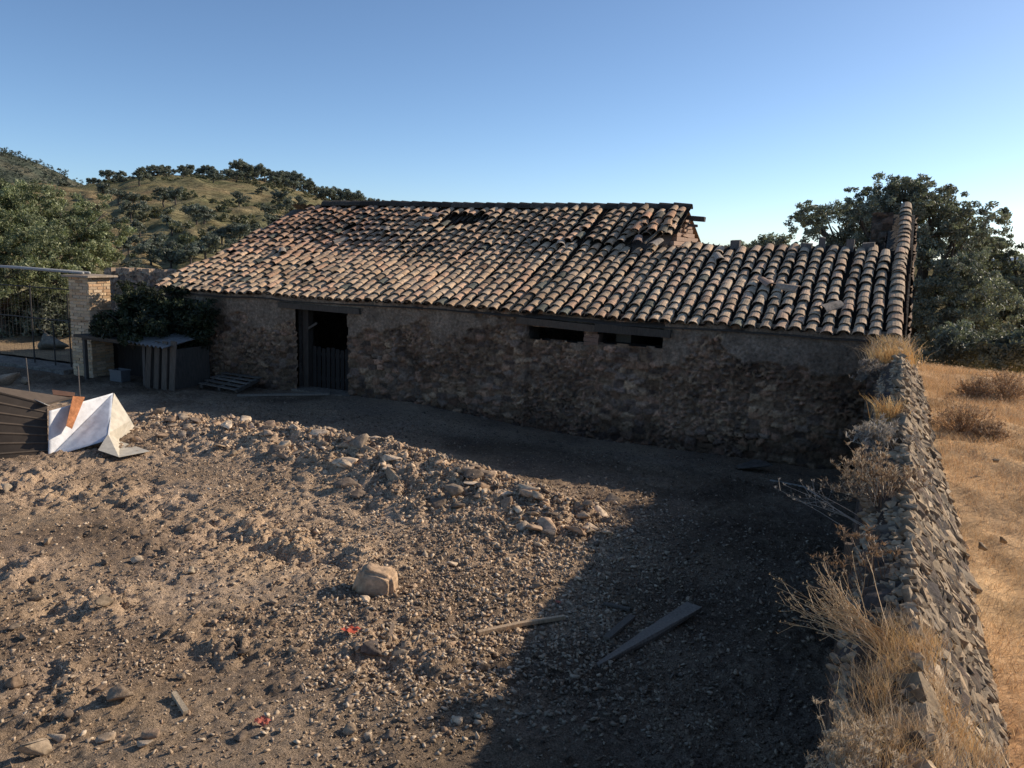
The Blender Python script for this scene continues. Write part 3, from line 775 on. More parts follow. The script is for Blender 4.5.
# timber: lintels, eave board, door
mb = MB(); mb.bar((-12.55, FV + .02, 2.0), (-10.35, FV + .02, 1.99), .34, .12, (.10, .08, .062), jit=.012); mb.build('lintel', M['wood'], barn)
mb = MB(); mb.bar((-6.62, FV + .04, 2.05), (-5.0, FV + .04, 1.99), .36, .15, (.115, .088, .066), jit=.012); mb.build('lintel', M['wood'], barn)
mb = MB(); mb.bar((-5.0, FV + .03, 2.01), (-3.55, FV + .03, 2.0), .36, .15, (.08, .064, .05), jit=.012); mb.build('lintel', M['wood'], barn)
mb = MB()
for q in range(4): mb.box((-5.25, FV + .0, 1.66 + q * .075), (-4.97 + R.uniform(-.03, .03), FV + .25, 1.725 + q * .075), np.array([.26, .165, .12]) * R.uniform(.8, 1.1), None, .008)
mb.build('brick_prop', M['brick'], barn)
door = MB()
for q in range(9):
    x0 = -11.90 + q * .13; door.box((x0, FV + .24, .10), (x0 + .10, FV + .265, 1.05 + R.uniform(-.03, .03)), np.array([.03, .026, .023]) * R.uniform(.7, 1.2), None, .004)
door.bar((-11.92, FV + .275, .35), (-10.74, FV + .275, .35), .03, .09, (.07, .06, .05)); door.bar((-11.92, FV + .275, .9), (-10.74, FV + .275, .9), .03, .09, (.07, .06, .05))
dr = door.build('door', M['wood'], barn); dr['label'] = 'half-height slatted dark timber door'
mb = MB(); mb.box((-12.08, FV + .12, .0), (-11.93, FV + .30, 1.93), (.07, .056, .045), None, .008); mb.bar((-12.0, FV + .15, 1.45), (-11.7, FV + .16, 1.62), .05, .05, (.12, .1, .08)); mb.build('door_frame', M['wood'], barn)
mb = MB(); mb.box((-12.2, FV - .15, -.1), (-10.6, FV + .2, .06 + .06), (.17, .14, .11), None, .02); mb.build('door_sill', M['rubblewall'], barn)

# ------------------------------------------------------------------ field wall with slanting slate coping
wall = thing('field_wall', 'dry stone wall with slanting slate coping between yard and golden field', 'wall', (.3, 6, 0))
vs = np.arange(-3, FV - .1, .05)
prof = [(-.10, -.3), (-.06, .6), (-.03, 1.2), (.0, 1.92), (.10, 2.08), (.20, 2.16), (.30, 2.02), (.45, 1.76), (.60, 1.46), (.66, 1.2)]
pr = []
for (a, b), (c, d) in zip(prof[:-1], prof[1:]):
    L = max(int(math.hypot(c - a, d - b) / .045), 1)
    for q in range(L): pr.append((a + (c - a) * q / L, b + (d - b) * q / L))
pr.append(prof[-1]); pr = np.array(pr)
Pg, Vg = np.meshgrid(np.arange(len(pr)), vs, indexing='ij')
arc = np.concatenate([[0], np.cumsum(np.hypot(*np.diff(pr, axis=0).T))])
hh, cc = stone_field(Vg, arc[Pg], 610, .22, .13)
Xg = pr[Pg][..., 0]; Zg = pr[Pg][..., 1]
nx = np.where(pr[:, 0] < .12, -1., .6)[Pg]
def drop(v): return -.30 * sst(10.5, 7.0, np.asarray(v, float))
def wsc(v): return 1 + .20 * sst(10.5, 7.0, np.asarray(v, float))
def wob(v): return .03 * fbm(np.asarray(v) * .45, np.asarray(v) * 0, 3, 620)
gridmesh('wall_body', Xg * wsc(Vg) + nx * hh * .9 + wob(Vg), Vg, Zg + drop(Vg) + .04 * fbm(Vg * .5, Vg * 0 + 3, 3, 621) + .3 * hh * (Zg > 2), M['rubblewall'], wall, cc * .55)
cop = MB()
SP = np.array([[.50, .37, .235], [.41, .31, .205], [.56, .41, .26], [.30, .235, .165], [.62, .47, .31], [.46, .325, .20]])
def slab(c, ax, ay, az, d, col):
    """irregular flat stone: hexagon outline, thickness"""
    n = R.integers(5, 8); a = np.sort(R.uniform(0, 2 * pi, n) * .35 + np.linspace(0, 2 * pi, n, endpoint=False))
    r = R.uniform(.75, 1.1, n)
    o = np.stack([np.cos(a) * r * d[0], np.sin(a) * r * d[1]], 1)
    top = np.array([c + ax * p[0] * .9 + ay * p[1] * .9 + az * (d[2] * R.uniform(.6, 1.2)) for p in o]); bot = np.array([c + ax * p[0] + ay * p[1] - az * d[2] for p in o])
    V = np.concatenate([top, bot, [top.mean(0) + az * d[2] * .15]])
    Fc = [(q, (q + 1) % n, 2 * n) for q in range(n)] + [((q + 1) % n, q, n + q, n + (q + 1) % n) for q in range(n)]
    cl_ = np.tile(col, (len(V), 1)); cl_[n:2 * n] *= .5
    cop.add(V, Fc, cl_)
vlist = []; v = -2.5
while v < FV - .2: vlist.append(v); v += .055 * min(max(v / 6.5, .75), 1.)
for v in vlist:
    wk = float(wsc(v)); ns = min(max(v / 6.5, .72), 1.)
    w0 = float(wob(np.array([v]))[0]); dz = .04 * float(fbm(np.array([v * .5]), np.array([3.]), 3, 621)[0]) + float(drop(v))
    # right slope: slabs leaning like books, running diagonally down to the field
    for t in np.arange(.06, 1.05, .12 * ns):
        if R.random() < .04: continue
        t_ = t + R.uniform(-.06, .06)
        c = np.array([(.20 + .40 * t_) * wk + w0, v + R.uniform(-.04, .04), 2.19 - .72 * t_ + dz])
        az = np.array([.72 + R.normal(0, .16), -.12 + R.normal(0, .24), .66 + R.normal(0, .16)]); az /= np.linalg.norm(az)
        ax = np.array([.62, -.55, -.55]) + R.normal(0, .4, 3); ax -= az * (ax @ az); ax /= np.linalg.norm(ax); ay = np.cross(az, ax)
        b = R.uniform(.6, 1.4) * ns * (1.3 if R.random() < .10 else 1.)
        slab(c, ax, ay, az, (.085 * b * R.uniform(.5, 1.4), .046 * b * R.uniform(.7, 1.4), .024 * R.uniform(.6, 1.5)), SP[R.integers(0, 6)] * R.uniform(.5, 1.05))
    for t in np.arange(0, 1.05, .24 * ns):
        t_ = t + R.uniform(-.12, .12)
        c = np.array([(.19 - .20 * t_) * wk + w0, v + R.uniform(-.04, .04), 2.18 - .22 * t_ + dz])
        az = np.array([-.3, -.25, .9]) + R.normal(0, .13, 3); az /= np.linalg.norm(az)
        ax = np.array([.6, -.7, -.1]) + R.normal(0, .3, 3); ax -= az * (ax @ az); ax /= np.linalg.norm(ax); ay = np.cross(az, ax)
        slab(c, ax, ay, az, (.06 * ns * R.uniform(.6, 1.3), .035 * ns * R.uniform(.7, 1.3), .012 * ns), SP[R.integers(0, 6)] * R.uniform(.55, 1.))
cop.build('coping_stones', M['rock'], wall)

mb = MB(); mb.bar((-.07, 5.35, gz(-.07, 5.35)), (-.085, 5.45, 1.68), .06, .05, (.15, .11, .08), jit=.006)
tag(mb.build('wooden_post', M['wood'], loc=(-.07, 5.35, 0)), 'thin dark wooden post standing against the shaded side of the field wall', 'post')

# ------------------------------------------------------------------ plants made of blades and stalks
def blades(n, center, spread, h, lean, w, cols, bend=.5, dirbias=(0, 0), rr=R):
    """n curved two-segment blades; returns V, F(quads), C"""
    base = np.array(center) + np.stack([rr.normal(0, spread, n), rr.normal(0, spread, n), np.zeros(n)], 1)
    a = rr.uniform(0, 2 * pi, n); L = h * rr.uniform(.5, 1.15, n)
    hd = np.stack([np.cos(a), np.sin(a)], 1) * lean * rr.uniform(.2, 1.2, (n, 1)) + np.array(dirbias)
    mid = base + np.concatenate([hd * (L * .42)[:, None], (L * .55)[:, None]], 1)
    tip = base + np.concatenate([hd * (L * (1 + bend * .4))[:, None], (L * (1 - bend * .25))[:, None]], 1)
    sd = np.stack([-np.sin(a + 1), np.cos(a + 1), np.zeros(n)], 1) * (w * rr.uniform(.6, 1.3, n))[:, None]
    V = np.stack([base - sd, base + sd, mid + sd * .7, mid - sd * .7, tip + sd * .2, tip - sd * .2], 1).reshape(-1, 3)
    o = (np.arange(n) * 6)[:, None]
    Fc = np.concatenate([o + np.array([0, 1, 2, 3]), o + np.array([3, 2, 4, 5])])
    c = np.asarray(cols)[rr.integers(0, len(cols), n)] * rr.uniform(.7, 1.2, (n, 1))
    return V, Fc, np.repeat(c, 6, 0)
def merge(parts):
    V = []; Fc = []; C = []; o = 0
    for v, f, c in parts: V.append(v); Fc.append(f + o); C.append(c); o += len(v)
    return np.concatenate(V), np.concatenate(Fc), np.concatenate(C)
STRAW = [(.70, .49, .28), (.62, .41, .21), (.76, .56, .34), (.54, .35, .19)]
PALE = [(.60, .47, .32), (.52, .40, .27), (.66, .53, .37), (.42, .31, .20)]
BROWN = [(.30, .19, .11), (.36, .235, .14), (.25, .165, .10)]
def walltop(s, v):
    d_ = float(drop(v))
    xs = [p[0] for p in prof[3:9]]; zs = [p[1] for p in prof[3:9]]
    return float(np.interp(s, xs, zs)) + d_
def tuft(s, v, h, n, spread, cols, label, name='grass_tuft', group=None, lean=.5, db=(0, 0), w=.003, z=None, bend=.5):
    z = walltop(s, v) - .02 if z is None else z
    V, Fc, C = blades(n, (s, v, z), spread, h, lean, w, cols, bend, db)
    return tag(fastmesh(name, V, Fc, M['straw'], col=C, loc=(s, v, z)), label, 'grass', group)
GOLD = [(.74, .47, .20), (.66, .40, .16), (.78, .56, .27)]
tuft(.10, 8.6, .30, 260, .06, GOLD, 'bright golden grass tuft alone on the shaded edge of the field wall', w=.004)
tuft(.12, 12.2, .26, 500, .13, GOLD, 'orange-gold grass clump on the wall just before the barn corner', w=.004)
tuft(.10, 13.5, .30, 600, .13, PALE + GOLD, 'pale and golden grass clump growing against the right end of the tile roof', w=.004)
tuft(.02, 13.0, .28, 300, .12, PALE, 'grey-straw weeds overhanging the shaded wall below the barn corner', 'dry_weed', lean=.8, db=(-.2, 0), w=.004)
for q, (px, py, hh_) in enumerate([(905, 636, .13), (914, 655, .14), (902, 676, .13), (926, 690, .13), (890, 706, .14), (940, 722, .12), (915, 742, .13), (874, 690, .13), (880, 738, .14), (862, 730, .12), (958, 748, .11), (900, 764, .13), (935, 766, .12), (868, 765, .12), (922, 640, .09), (985, 760, .09)]):
    p = zpl(px, py, 1.82); p = zpl(px, py, walltop(p[0] / 1.2, p[1]))
    tuft(p[0], p[1], hh_, 260, .05, (STRAW + GOLD) if px > 885 and q % 3 else PALE + STRAW, 'low straw-coloured grass on the near wall top, below the fan-shaped weed', group='grass on the near wall top', lean=.6, w=.0011, db=(-.15, .1), z=p[2] - .01)
def stalk_plant(name, label, base, n, L, dirbias, spreadang, cols, r=.0022, heads=True, cat='plant', branch=3, seed=1, headn=8, headr=.022, group=None):
    rr = np.random.default_rng(seed); st = MB(); hd = []
    root = thing(name, label, cat, tuple(base), group)
    base = np.array(base, float)
    for i in range(n):
        d = np.array(dirbias, float) + rr.normal(0, spreadang, 3); d[2] = abs(d[2]) * .9 + .05; d /= np.linalg.norm(d)
        l = L * rr.uniform(.55, 1.1); b = base + np.array([rr.normal(0, .05), rr.normal(0, .06), 0])
        cur = rr.normal(0, .10, 3) * l
        pts = [b + d * l * t + cur * t * t - np.array([0, 0, .10 * l * t * t]) for t in (0, .35, .7, 1)]
        c = np.array(cols[rr.integers(0, len(cols))]) * rr.uniform(.7, 1.2)
        st.tube(pts, [r * 1.3, r, r * .8, r * .5], 3, c, cap=False)
        ends = [pts[-1]]
        for q in range(branch):
            t = rr.uniform(.45, .95); p0 = b + d * l * t + cur * t * t - np.array([0, 0, .10 * l * t * t])
            d2_ = d + rr.normal(0, .45, 3); d2_ /= np.linalg.norm(d2_)
            p1 = p0 + d2_ * l * rr.uniform(.12, .3); st.tube([p0, p1], [r * .7, r * .4], 3, c, cap=False); ends.append(p1)
        if heads:
            for e in ends:
                hd.append(blades(headn, e, headr * .3, headr * 1.6, 1.0, headr * .22, cols, .5, (0, 0), rr))
    st.build('stem', M['straw'], root)
    if hd:
        V, Fc, C = merge(hd); fastmesh('seed_head', V, Fc, M['straw'], root, C)
    return root
stalk_plant('dry_weed', 'big fan-shaped straw weed leaning off the wall over the shaded yard', tuple(zpl(886, 648, 1.84)), 80, .40, (-.80, .32, .50), .26, [(.62, .46, .27), (.55, .40, .23), (.70, .54, .34)], .0021, seed=3, headr=.006, headn=4)
stalk_plant('dry_weed', 'grey-brown twiggy weed halfway along the wall, below the golden tuft', (.07, 6.3, 1.74), 70, .40, (-.35, .1, .8), .40, PALE + BROWN, .0026, seed=4, headr=.022)
stalk_plant('dry_weed', 'small reddish dry stalks on the wall top above the fan-shaped weed', (.07, 4.6, 1.72), 16, .34, (-.25, .1, .9), .25, BROWN, .0022, seed=5, headr=.02)
stalk_plant('dry_weed', 'white-grey seeded weeds on the wall above the twiggy weed', (.09, 7.7, 1.80), 50, .28, (-.25, .1, .85), .35, [(.42, .37, .31), (.36, .31, .26), (.5, .45, .38)], .0028, seed=6, headr=.03)
stalk_plant('dry_weed', 'pale feathery weeds drooping over the near end of the wall', (.09, 2.65, 1.82), 70, .20, (-.40, .12, .8), .35, PALE, .0012, seed=7, headr=.012)
stalk_plant('dry_weed', 'grey weed mat hanging off the wall beside the barn corner', (.0, 11.6, 1.9), 60, .26, (-.4, -.1, .6), .4, [(.34, .30, .25), (.28, .24, .2)], .003, seed=8, headr=.035)
stalk_plant('dry_weed', 'thin bare stalk reaching left from the twiggy weed', (-.02, 6.15, 1.60), 7, .62, (-.9, .2, .42), .10, [(.45, .40, .34)], .0024, seed=9, headr=.012)

# field grass (uncountable) and field shrubs
n = 120000
s = .62 + np.abs(R.normal(0, 2.6, n)); v = 2 + 16.5 * R.random(n) ** .8
keep = np.hypot(s, v) < 19
s, v = s[keep], v[keep]; n = len(s)
dn = .35 + .65 * sst(-.3, .3, fbm(s * .9, v * .9, 3, 70)); kp = R.random(n) < dn; s, v = s[kp], v[kp]; n = len(s)
V, Fc, C = blades(n, (0, 0, 0), 0, .065, 1.1, .0017, STRAW + BROWN[:1] + PALE[:1], .6)
V = V.reshape(n, 6, 3); V += np.stack([s, v, field(s, v) - .005], 1)[:, None, :]
V[:, :, 2] += (V[:, :, 2] - (field(s, v))[:, None]) * (np.hypot(s, v)[:, None] / 14)
tone = 1.15 * (1 - .30 * sst(.05, .5, fbm(s * 1.3 + 9, v * 1.3, 4, 20)))
C = C.reshape(n, 6, 3) * tone[:, None, None]
kind(fastmesh('dry_grass', V.reshape(-1, 3), Fc, M['straw'], col=C.reshape(-1, 3)), 'stuff')
for q, (px, py, w, lab) in enumerate([(962, 432, .34, 'brown dry shrub beside the wall, nearest the field edge'), (1003, 400, .36, 'brown dry shrub at the right picture edge below the big oak'), (988, 440, .2, 'low brown weed in the field right of the wall shrub'), (975, 400, .26, 'reddish dry shrub behind the brown wall shrub')]):
    p = zpl(px, py, 1.5); z = float(field(np.array([p[0]]), np.array([p[1]]))[0])
    stalk_plant('dry_shrub', lab, (p[0], p[1], z - .02), 150, w * 1.25, (0, 0, .8), .55, [(.44, .29, .17), (.52, .36, .22), (.36, .23, .14), (.60, .44, .28)], .0028, True, 'shrub', 3, 40 + q, 5, .02)
for q, (px, py, w, h) in enumerate([(983, 548, 14, 10), (1004, 542, 12, 9), (996, 462, 10, 6)]):
    p = zpl(px, py, 1.5); m_ = np.linalg.norm(p - CAM) / F
    rock_obj('stone', (p[0], p[1], 1.5 + h * m_ * .2), (w * m_ * .8, w * m_ * .7, h * m_ * .8), (.30, .22, .14), 350 + q, ['dark stone lying in the field, left of a pair', 'dark stone lying in the field, right of a pair', 'flat stone lying in the field behind the stone pair'][q], 'stone')

# ------------------------------------------------------------------ trees
def leaf_cloud(blobs, n, size, cols, rr, shell=.75, clump=.22, per=55, asp=.62):
    """blobs: (center, radii). leaves gathered in clumps spread through each blob's outer volume"""
    vol = np.array([b[1][0] * b[1][1] + b[1][0] * b[1][2] + b[1][1] * b[1][2] for b in blobs]); vol = vol / vol.sum()
    P = []; TN = []
    for (c, r), f in zip(blobs, vol):
        nl = int(n * f); nc = max(int(nl / per), 5)
        d = rr.normal(size=(nc, 3)); d /= np.linalg.norm(d, axis=1)[:, None]
        q = d * (shell + (1.08 - shell) * rr.random((nc, 1)) ** .7); cc = np.asarray(c) + q * np.asarray(r)
        tn = rr.uniform(.55, 1.35, nc)
        ix = rr.integers(0, nc, nl)
        rad = clump * (np.mean(r)) ** .6
        o = rr.normal(size=(nl, 3)); o = o / np.linalg.norm(o, axis=1)[:, None] * rr.random((nl, 1)) ** .45 * rad * np.array([1, 1, .7])
        P.append(cc[ix] + o); TN.append(tn[ix])
    P = np.concatenate(P); TN = np.concatenate(TN); n = len(P)
    a = rr.normal(size=(n, 3)); a /= np.linalg.norm(a, axis=1)[:, None]
    b = rr.normal(size=(n, 3)); b -= a * (a * b).sum(1)[:, None]; b /= np.linalg.norm(b, axis=1)[:, None]
    sz = size * rr.uniform(.6, 1.35, (n, 1))
    V = np.stack([P - a * sz, P + b * sz * asp * .6, P + a * sz, P - b * sz * asp * .6], 1).reshape(-1, 3)
    Fc = np.arange(n * 4).reshape(n, 4)
    C = np.asarray(cols)[rr.integers(0, len(cols), n)] * TN[:, None] * rr.uniform(.8, 1.2, (n, 1))
    return V, Fc, np.repeat(C, 4, 0)
OAK = [(.23, .24, .175), (.19, .20, .15), (.28, .285, .21), (.15, .16, .12)]
GREYOAK = [(.235, .24, .17), (.20, .21, .15), (.28, .28, .20), (.16, .17, .125)]
def limbs(mb, base, blobs, r0, col, rr, fork=None):
    base = np.array(base, float); fork = np.array(fork if fork is not None else base + np.array([0, 0, 1.4]))
    mid = (base + fork) / 2 + rr.normal(0, .06, 3)
    mb.tube([base - np.array([0, 0, .2]), base + np.array([0, 0, .15]), mid, fork], [r0 * 1.45, r0 * 1.1, r0 * .9, r0 * .85], 9, col)
    for c, r in blobs:
        c = np.array(c); m = fork + (c - fork) * .5 + rr.normal(0, .12, 3) + np.array([0, 0, .15])
        mb.tube([fork, m, c], [r0 * .55, r0 * .32, r0 * .10], 6, col)
        for q in range(5):
            e = c + rr.normal(0, .33, 3) * np.array(r); mb.tube([m + (c - m) * rr.uniform(.2, .9), e], [r0 * .16, r0 * .04], 4, col, cap=False)
def pblob(x, y, dist, rx, ry, rd=None):
    c = at(x, y, dist); m = dist / F * 1.02
    return (c, (rx * m, (rd or rx) * m, ry * m))
def lumpy(blobs, k, f, rr):
    out = []
    for c, r in blobs:
        r = np.asarray(r)
        for q in range(k):
            d = rr.normal(size=3); d /= np.linalg.norm(d); d[2] = d[2] * .8 + .1
            out.append((np.asarray(c) + d * r * rr.uniform(.55, .95), r * f * rr.uniform(.7, 1.25)))
        out.append((c, r * .62))
    return out
def tree(name, label, base, blobs, n, size, cols, seed, r0, fork=None, group=None, cat='tree', **kw):
    rr = np.random.default_rng(seed); root = thing(name, label, cat, tuple(base), group)
    mb = MB(); limbs(mb, base, blobs, r0, (.16, .13, .105), rr, fork); mb.build('trunk', M['bark'], root, smooth=True)
    lk = kw.pop('lump', 0)
    V, Fc, C = leaf_cloud(lumpy(blobs, lk, .42, rr) if lk else blobs, n, size, cols, rr, **kw); fastmesh('crown', V, Fc, M['leaf'], root, C)
    return root
# big oak behind the barn's right gable
D = 33
b = at(905, 372, D)
tree('oak_tree', 'big dark oak rising behind the right gable of the barn', (b[0], b[1], -1.2), [
    pblob(880, 222, D, 44, 40), pblob(838, 226, D + 1, 40, 30), pblob(815, 222, D + 2, 18, 16), pblob(925, 230, D - .5, 42, 38), pblob(958, 250, D, 36, 34), pblob(962, 224, D, 30, 20), pblob(905, 190, D, 24, 14), pblob(935, 205, D, 26, 16), pblob(900, 200, D + .5, 32, 20), pblob(862, 206, D, 22, 16),
    pblob(845, 268, D, 46, 34), pblob(915, 280, D - 1.5, 56, 44), pblob(960, 305, D - 2, 44, 44), pblob(930, 330, D - 2, 46, 38)], 95000, .064, OAK, 21, .40, None, clump=.25, per=65, shell=.85, lump=8)
D = 36
b = at(1040, 380, D)
tree('oak_tree', 'lower spreading oak at the right picture edge behind the dry field', (b[0], b[1], -1.8), [
    pblob(992, 262, D, 34, 28), pblob(1008, 255, D, 24, 20), pblob(970, 240, D + 1, 22, 18), pblob(1020, 290, D - 1, 36, 32), pblob(1055, 300, D - 1, 40, 40), pblob(985, 305, D - 2, 36, 36), pblob(1005, 335, D - 3, 40, 36), pblob(1060, 345, D - 3, 44, 36)], 62000, .066, GREYOAK, 22, .34, None, clump=.25, per=65, shell=.85, lump=8)
for q, (px, py, d_, rx, ry, lab) in enumerate([(965, 352, 27, 40, 22, 'dark bush at the foot of the big oak, left of the lighter bush'), (1018, 352, 26, 30, 20, 'grey-green bush at the field edge under the right-hand oak')]):
    bl = [pblob(px - rx * .5, py, d_, rx * .6, ry * .8), pblob(px + rx * .4, py + 2, d_, rx * .7, ry * .7), pblob(px, py - ry * .4, d_ + .5, rx * .6, ry * .7)]
    rr = np.random.default_rng(30 + q); root = thing('bush', lab, 'bush', tuple(bl[0][0] - np.array([0, 0, .8])))
    V, Fc, C = leaf_cloud(bl, 9000, .07, OAK if q == 0 else GREYOAK, rr, shell=.3, clump=.3); fastmesh('foliage', V, Fc, M['leaf'], root, C)
# small trees seen over the broken barn wall
for q, (px, py, d_, rx, ry, lab) in enumerate([(770, 246, 60, 16, 9, 'small distant tree showing over the low tile roof, left of the big oak'), (742, 250, 70, 14, 7, 'farthest small tree just above the low tile roof')]):
    bl = [pblob(px, py, d_, rx, ry), pblob(px + rx * .8, py - ry * .2, d_, rx * .6, ry * .9)]
    tree('distant_tree', lab, tuple(at(px, py, d_) - np.array([0, 0, 4.])), bl, 3500, .12, GREYOAK, 60 + q, .15, at(px, py, d_) - np.array([0, 0, 1.]), shell=.3, clump=.4)
# oak on the left behind the gate
D = 31.5
b = at(6, 352, 30)
tree('oak_tree', 'large sunlit grey-green oak at the left edge behind the metal gate', (b[0], b[1], -.8), [
    pblob(20, 222, D, 48, 34), pblob(62, 212, D, 30, 24), pblob(85, 240, D - .5, 34, 32), pblob(40, 255, D - 2, 44, 34), pblob(-20, 225, D, 46, 36), pblob(-60, 240, D, 50, 44),
    pblob(5, 200, D + .5, 34, 14), pblob(95, 262, D - .5, 24, 26), pblob(0, 280, D - 2, 46, 30), pblob(62, 288, D - .5, 40, 26), pblob(88, 225, D, 24, 20)], 85000, .055, [(.25, .27, .145), (.205, .225, .12), (.31, .32, .18), (.15, .17, .09)], 23, .34, at(-8, 310, 30.5), clump=.25, per=65, shell=.85, lump=8)
for q, (px, py, d_, rx, ry, lab) in enumerate([(70, 315, 30, 34, 26, 'dark bush behind the gate, next to the brick pillar'), (22, 318, 31, 34, 24, 'dark bush behind the gate, left of centre')]):
    bl = [pblob(px - rx * .4, py, d_, rx * .6, ry), pblob(px + rx * .4, py, d_, rx * .6, ry * .9), pblob(px, py + 10, d_ - .3, rx * .8, ry * .7)]
    rr = np.random.default_rng(40 + q); root = thing('bush', lab, 'bush', tuple(at(px, 360, d_)))
    V, Fc, C = leaf_cloud(bl, 9000, .08, OAK, rr, shell=.3, clump=.3); fastmesh('foliage', V, Fc, M['leaf'], root, C)

# --- scattered oaks of the hillside
protos = []
for q in range(6):
    rr = np.random.default_rng(70 + q); bl = []
    for j in range(rr.integers(5, 8)):
        a = rr.uniform(0, 2 * pi); rad = rr.uniform(.2, 2.1); bl.append((np.array([cos(a) * rad, sin(a) * rad, rr.uniform(1.5, 3.3)]), (rr.uniform(.8, 1.6), rr.uniform(.8, 1.6), rr.uniform(.6, 1.1))))
    root = thing('hill_oak', 'x', 'tree', (0, 0, 0))
    mb = MB(); limbs(mb, (0, 0, 0), bl, .17, (.11, .09, .075), rr, (0, 0, 1.4)); tk = mb.build('trunk', M['bark'], root)
    V, Fc, C = leaf_cloud(bl, 2600, .22, [(.17, .185, .145), (.145, .16, .13), (.205, .215, .165)], rr, shell=.45, clump=.5); cr = fastmesh('crown', V, Fc, M['leaf'], root, C)  # distance haze mixed into these leaf colours
    protos.append((root, [tk, cr]))
used = set()
def plant(p, scale, label, group, squash=1.):
    q = int(R.integers(0, 6)); root, kids = protos[q]
    if q in used:
        r2 = root.copy(); COL.objects.link(r2)
        for c in kids:
            c2 = c.copy(); c2.parent = r2; COL.objects.link(c2)
    else: used.add(q); r2 = root
    r2.location = tuple(p); r2.rotation_euler = (0, 0, R.uniform(0, 6.28)); r2.scale = (scale, scale, scale * squash)
    r2['label'] = label; r2['group'] = group
def hill_by_px(px, py):
    """distance at which the hillside shows at this pixel"""
    for D in np.arange(60, 300, 2.):
        yh = 245 + .032 * (px - 512); z = hill_z(px, D)
        if yh - (z - 3.5) * F / D < py: return D
    return 298.
for px in np.concatenate([np.arange(76, 150, 8.5), np.arange(150, 285, 7.5), np.arange(285, 440, 6.)]):
    px = px + R.normal(0, 5); D = R.uniform(248, 306)
    plant(hillpt(px, D) - np.array([0, 0, R.uniform(.3, 1.3)]), R.uniform(.5, 1.15), 'dark round oak in the row along the crest of the hill', 'oaks along the hill crest')
    if 230 < px < 300 or px > 310:
        plant(hillpt(px + R.normal(0, 5), R.uniform(230, 275)), R.uniform(.9, 1.4), 'dark oak in the band just below the hill crest', 'oaks just below the hill crest')
for (px, py) in [(135, 205), (142, 188), (205, 222), (222, 240), (240, 242), (248, 246), (197, 222), (172, 232), (165, 206), (177, 205), (240, 205), (238, 183), (186, 180), (167, 181), (215, 185), (280, 205), (290, 212), (300, 207), (270, 215), (150, 260), (160, 250), (178, 256), (170, 262), (190, 262), (205, 255), (140, 235), (132, 222), (120, 228), (128, 250), (255, 232), (275, 228), (120, 205), (105, 200), (262, 195), (130, 268), (232, 250)]:
    D = hill_by_px(px, py + 4); plant(hillpt(px, D), R.uniform(.6, 1.1) * (.30 + .70 * min(D, 220) / 220), 'grey-green oak scattered on the open slope of the hill', 'oaks scattered on the hill slope', R.uniform(.8, 1.0))
# low scrub on the slope and the wood of the far hill: uncountable
bl = []
for q in range(560):
    px = R.uniform(60, 420); D = R.uniform(70, 290); p = hillpt(px, D)
    if fbm(np.array([p[0] * .03]), np.array([p[1] * .03]), 3, 90)[0] > .0: r = R.uniform(.4, 1.1); bl.append((p + np.array([0, 0, r * .3]), (r * 1.5, r * 1.5, r * .7)))
V, Fc, C = leaf_cloud(bl, 60000, .2, [(.13, .135, .075), (.11, .115, .065), (.16, .145, .08)], R, shell=.4, clump=.4)
kind(fastmesh('hill_scrub', V, Fc, M['leaf'], col=C), 'stuff')
bl = []
for q in range(2600):
    i_ = R.integers(0, P2.shape[0]); j_ = R.integers(25, 56)
    if PX2[i_] > 150: continue
    d = ray(PX2[i_], 240); d = d / np.hypot(d[0], d[1]) * DD2[i_, j_]; r = R.uniform(2.2, 4.)
    bl.append((np.array([d[0], d[1], Z2[i_, j_] + r * .7]), (r * 1.4, r * 1.4, r)))
V, Fc, C = leaf_cloud(bl, 90000, .8, [(.085, .10, .08), (.075, .088, .072), (.105, .115, .09)], R, shell=.5, clump=.6)
kind(fastmesh('far_wood', V, Fc, M['leaf'], col=C), 'stuff')

# ------------------------------------------------------------------ gate, brick pillar and lean-to at the left
PB = np.array([-17.92, 13.95, -.1]); PW, PD, PH = .70, .62, 2.50
pil = thing('brick_pillar', 'square brick gate pillar with a flat slab cap', 'pillar', tuple(PB))
mb = MB(); nC = 34; ch = PH / nC
for q in range(nC):
    z0 = PB[2] + q * ch; off = (q % 2) * .12
    for side in range(4):
        W = PW if side % 2 == 0 else PD
        x = -W / 2 - off
        while x < W / 2:
            a = max(x, -W / 2); b = min(x + .245, W / 2)
            if b - a > .04:
                c = np.array([[.64, .43, .25], [.68, .49, .30], [.56, .36, .21], [.64, .48, .32], [.60, .43, .28]][R.integers(0, 5)]) * R.uniform(.75, 1.15)
                dpt = .11; pj = R.uniform(-.006, .008); g = .008
                if side == 0: lo, hi = (PB[0] + a + g, PB[1] - PD / 2 - pj, z0 + g), (PB[0] + b - g, PB[1] - PD / 2 + dpt, z0 + ch - g)
                elif side == 2: lo, hi = (PB[0] + a + g, PB[1] + PD / 2 - dpt, z0 + g), (PB[0] + b - g, PB[1] + PD / 2 + pj, z0 + ch - g)
                elif side == 1: lo, hi = (PB[0] + PW / 2 - dpt, PB[1] + a + g, z0 + g), (PB[0] + PW / 2 + pj + .002, PB[1] + b - g, z0 + ch - g)
                else: lo, hi = (PB[0] - PW / 2 - pj - .002, PB[1] + a + g, z0 + g), (PB[0] - PW / 2 + dpt, PB[1] + b - g, z0 + ch - g)
                mb.box(lo, hi, c, None, .004)
            x += .25
mb.build('brickwork', M['brick'], pil)
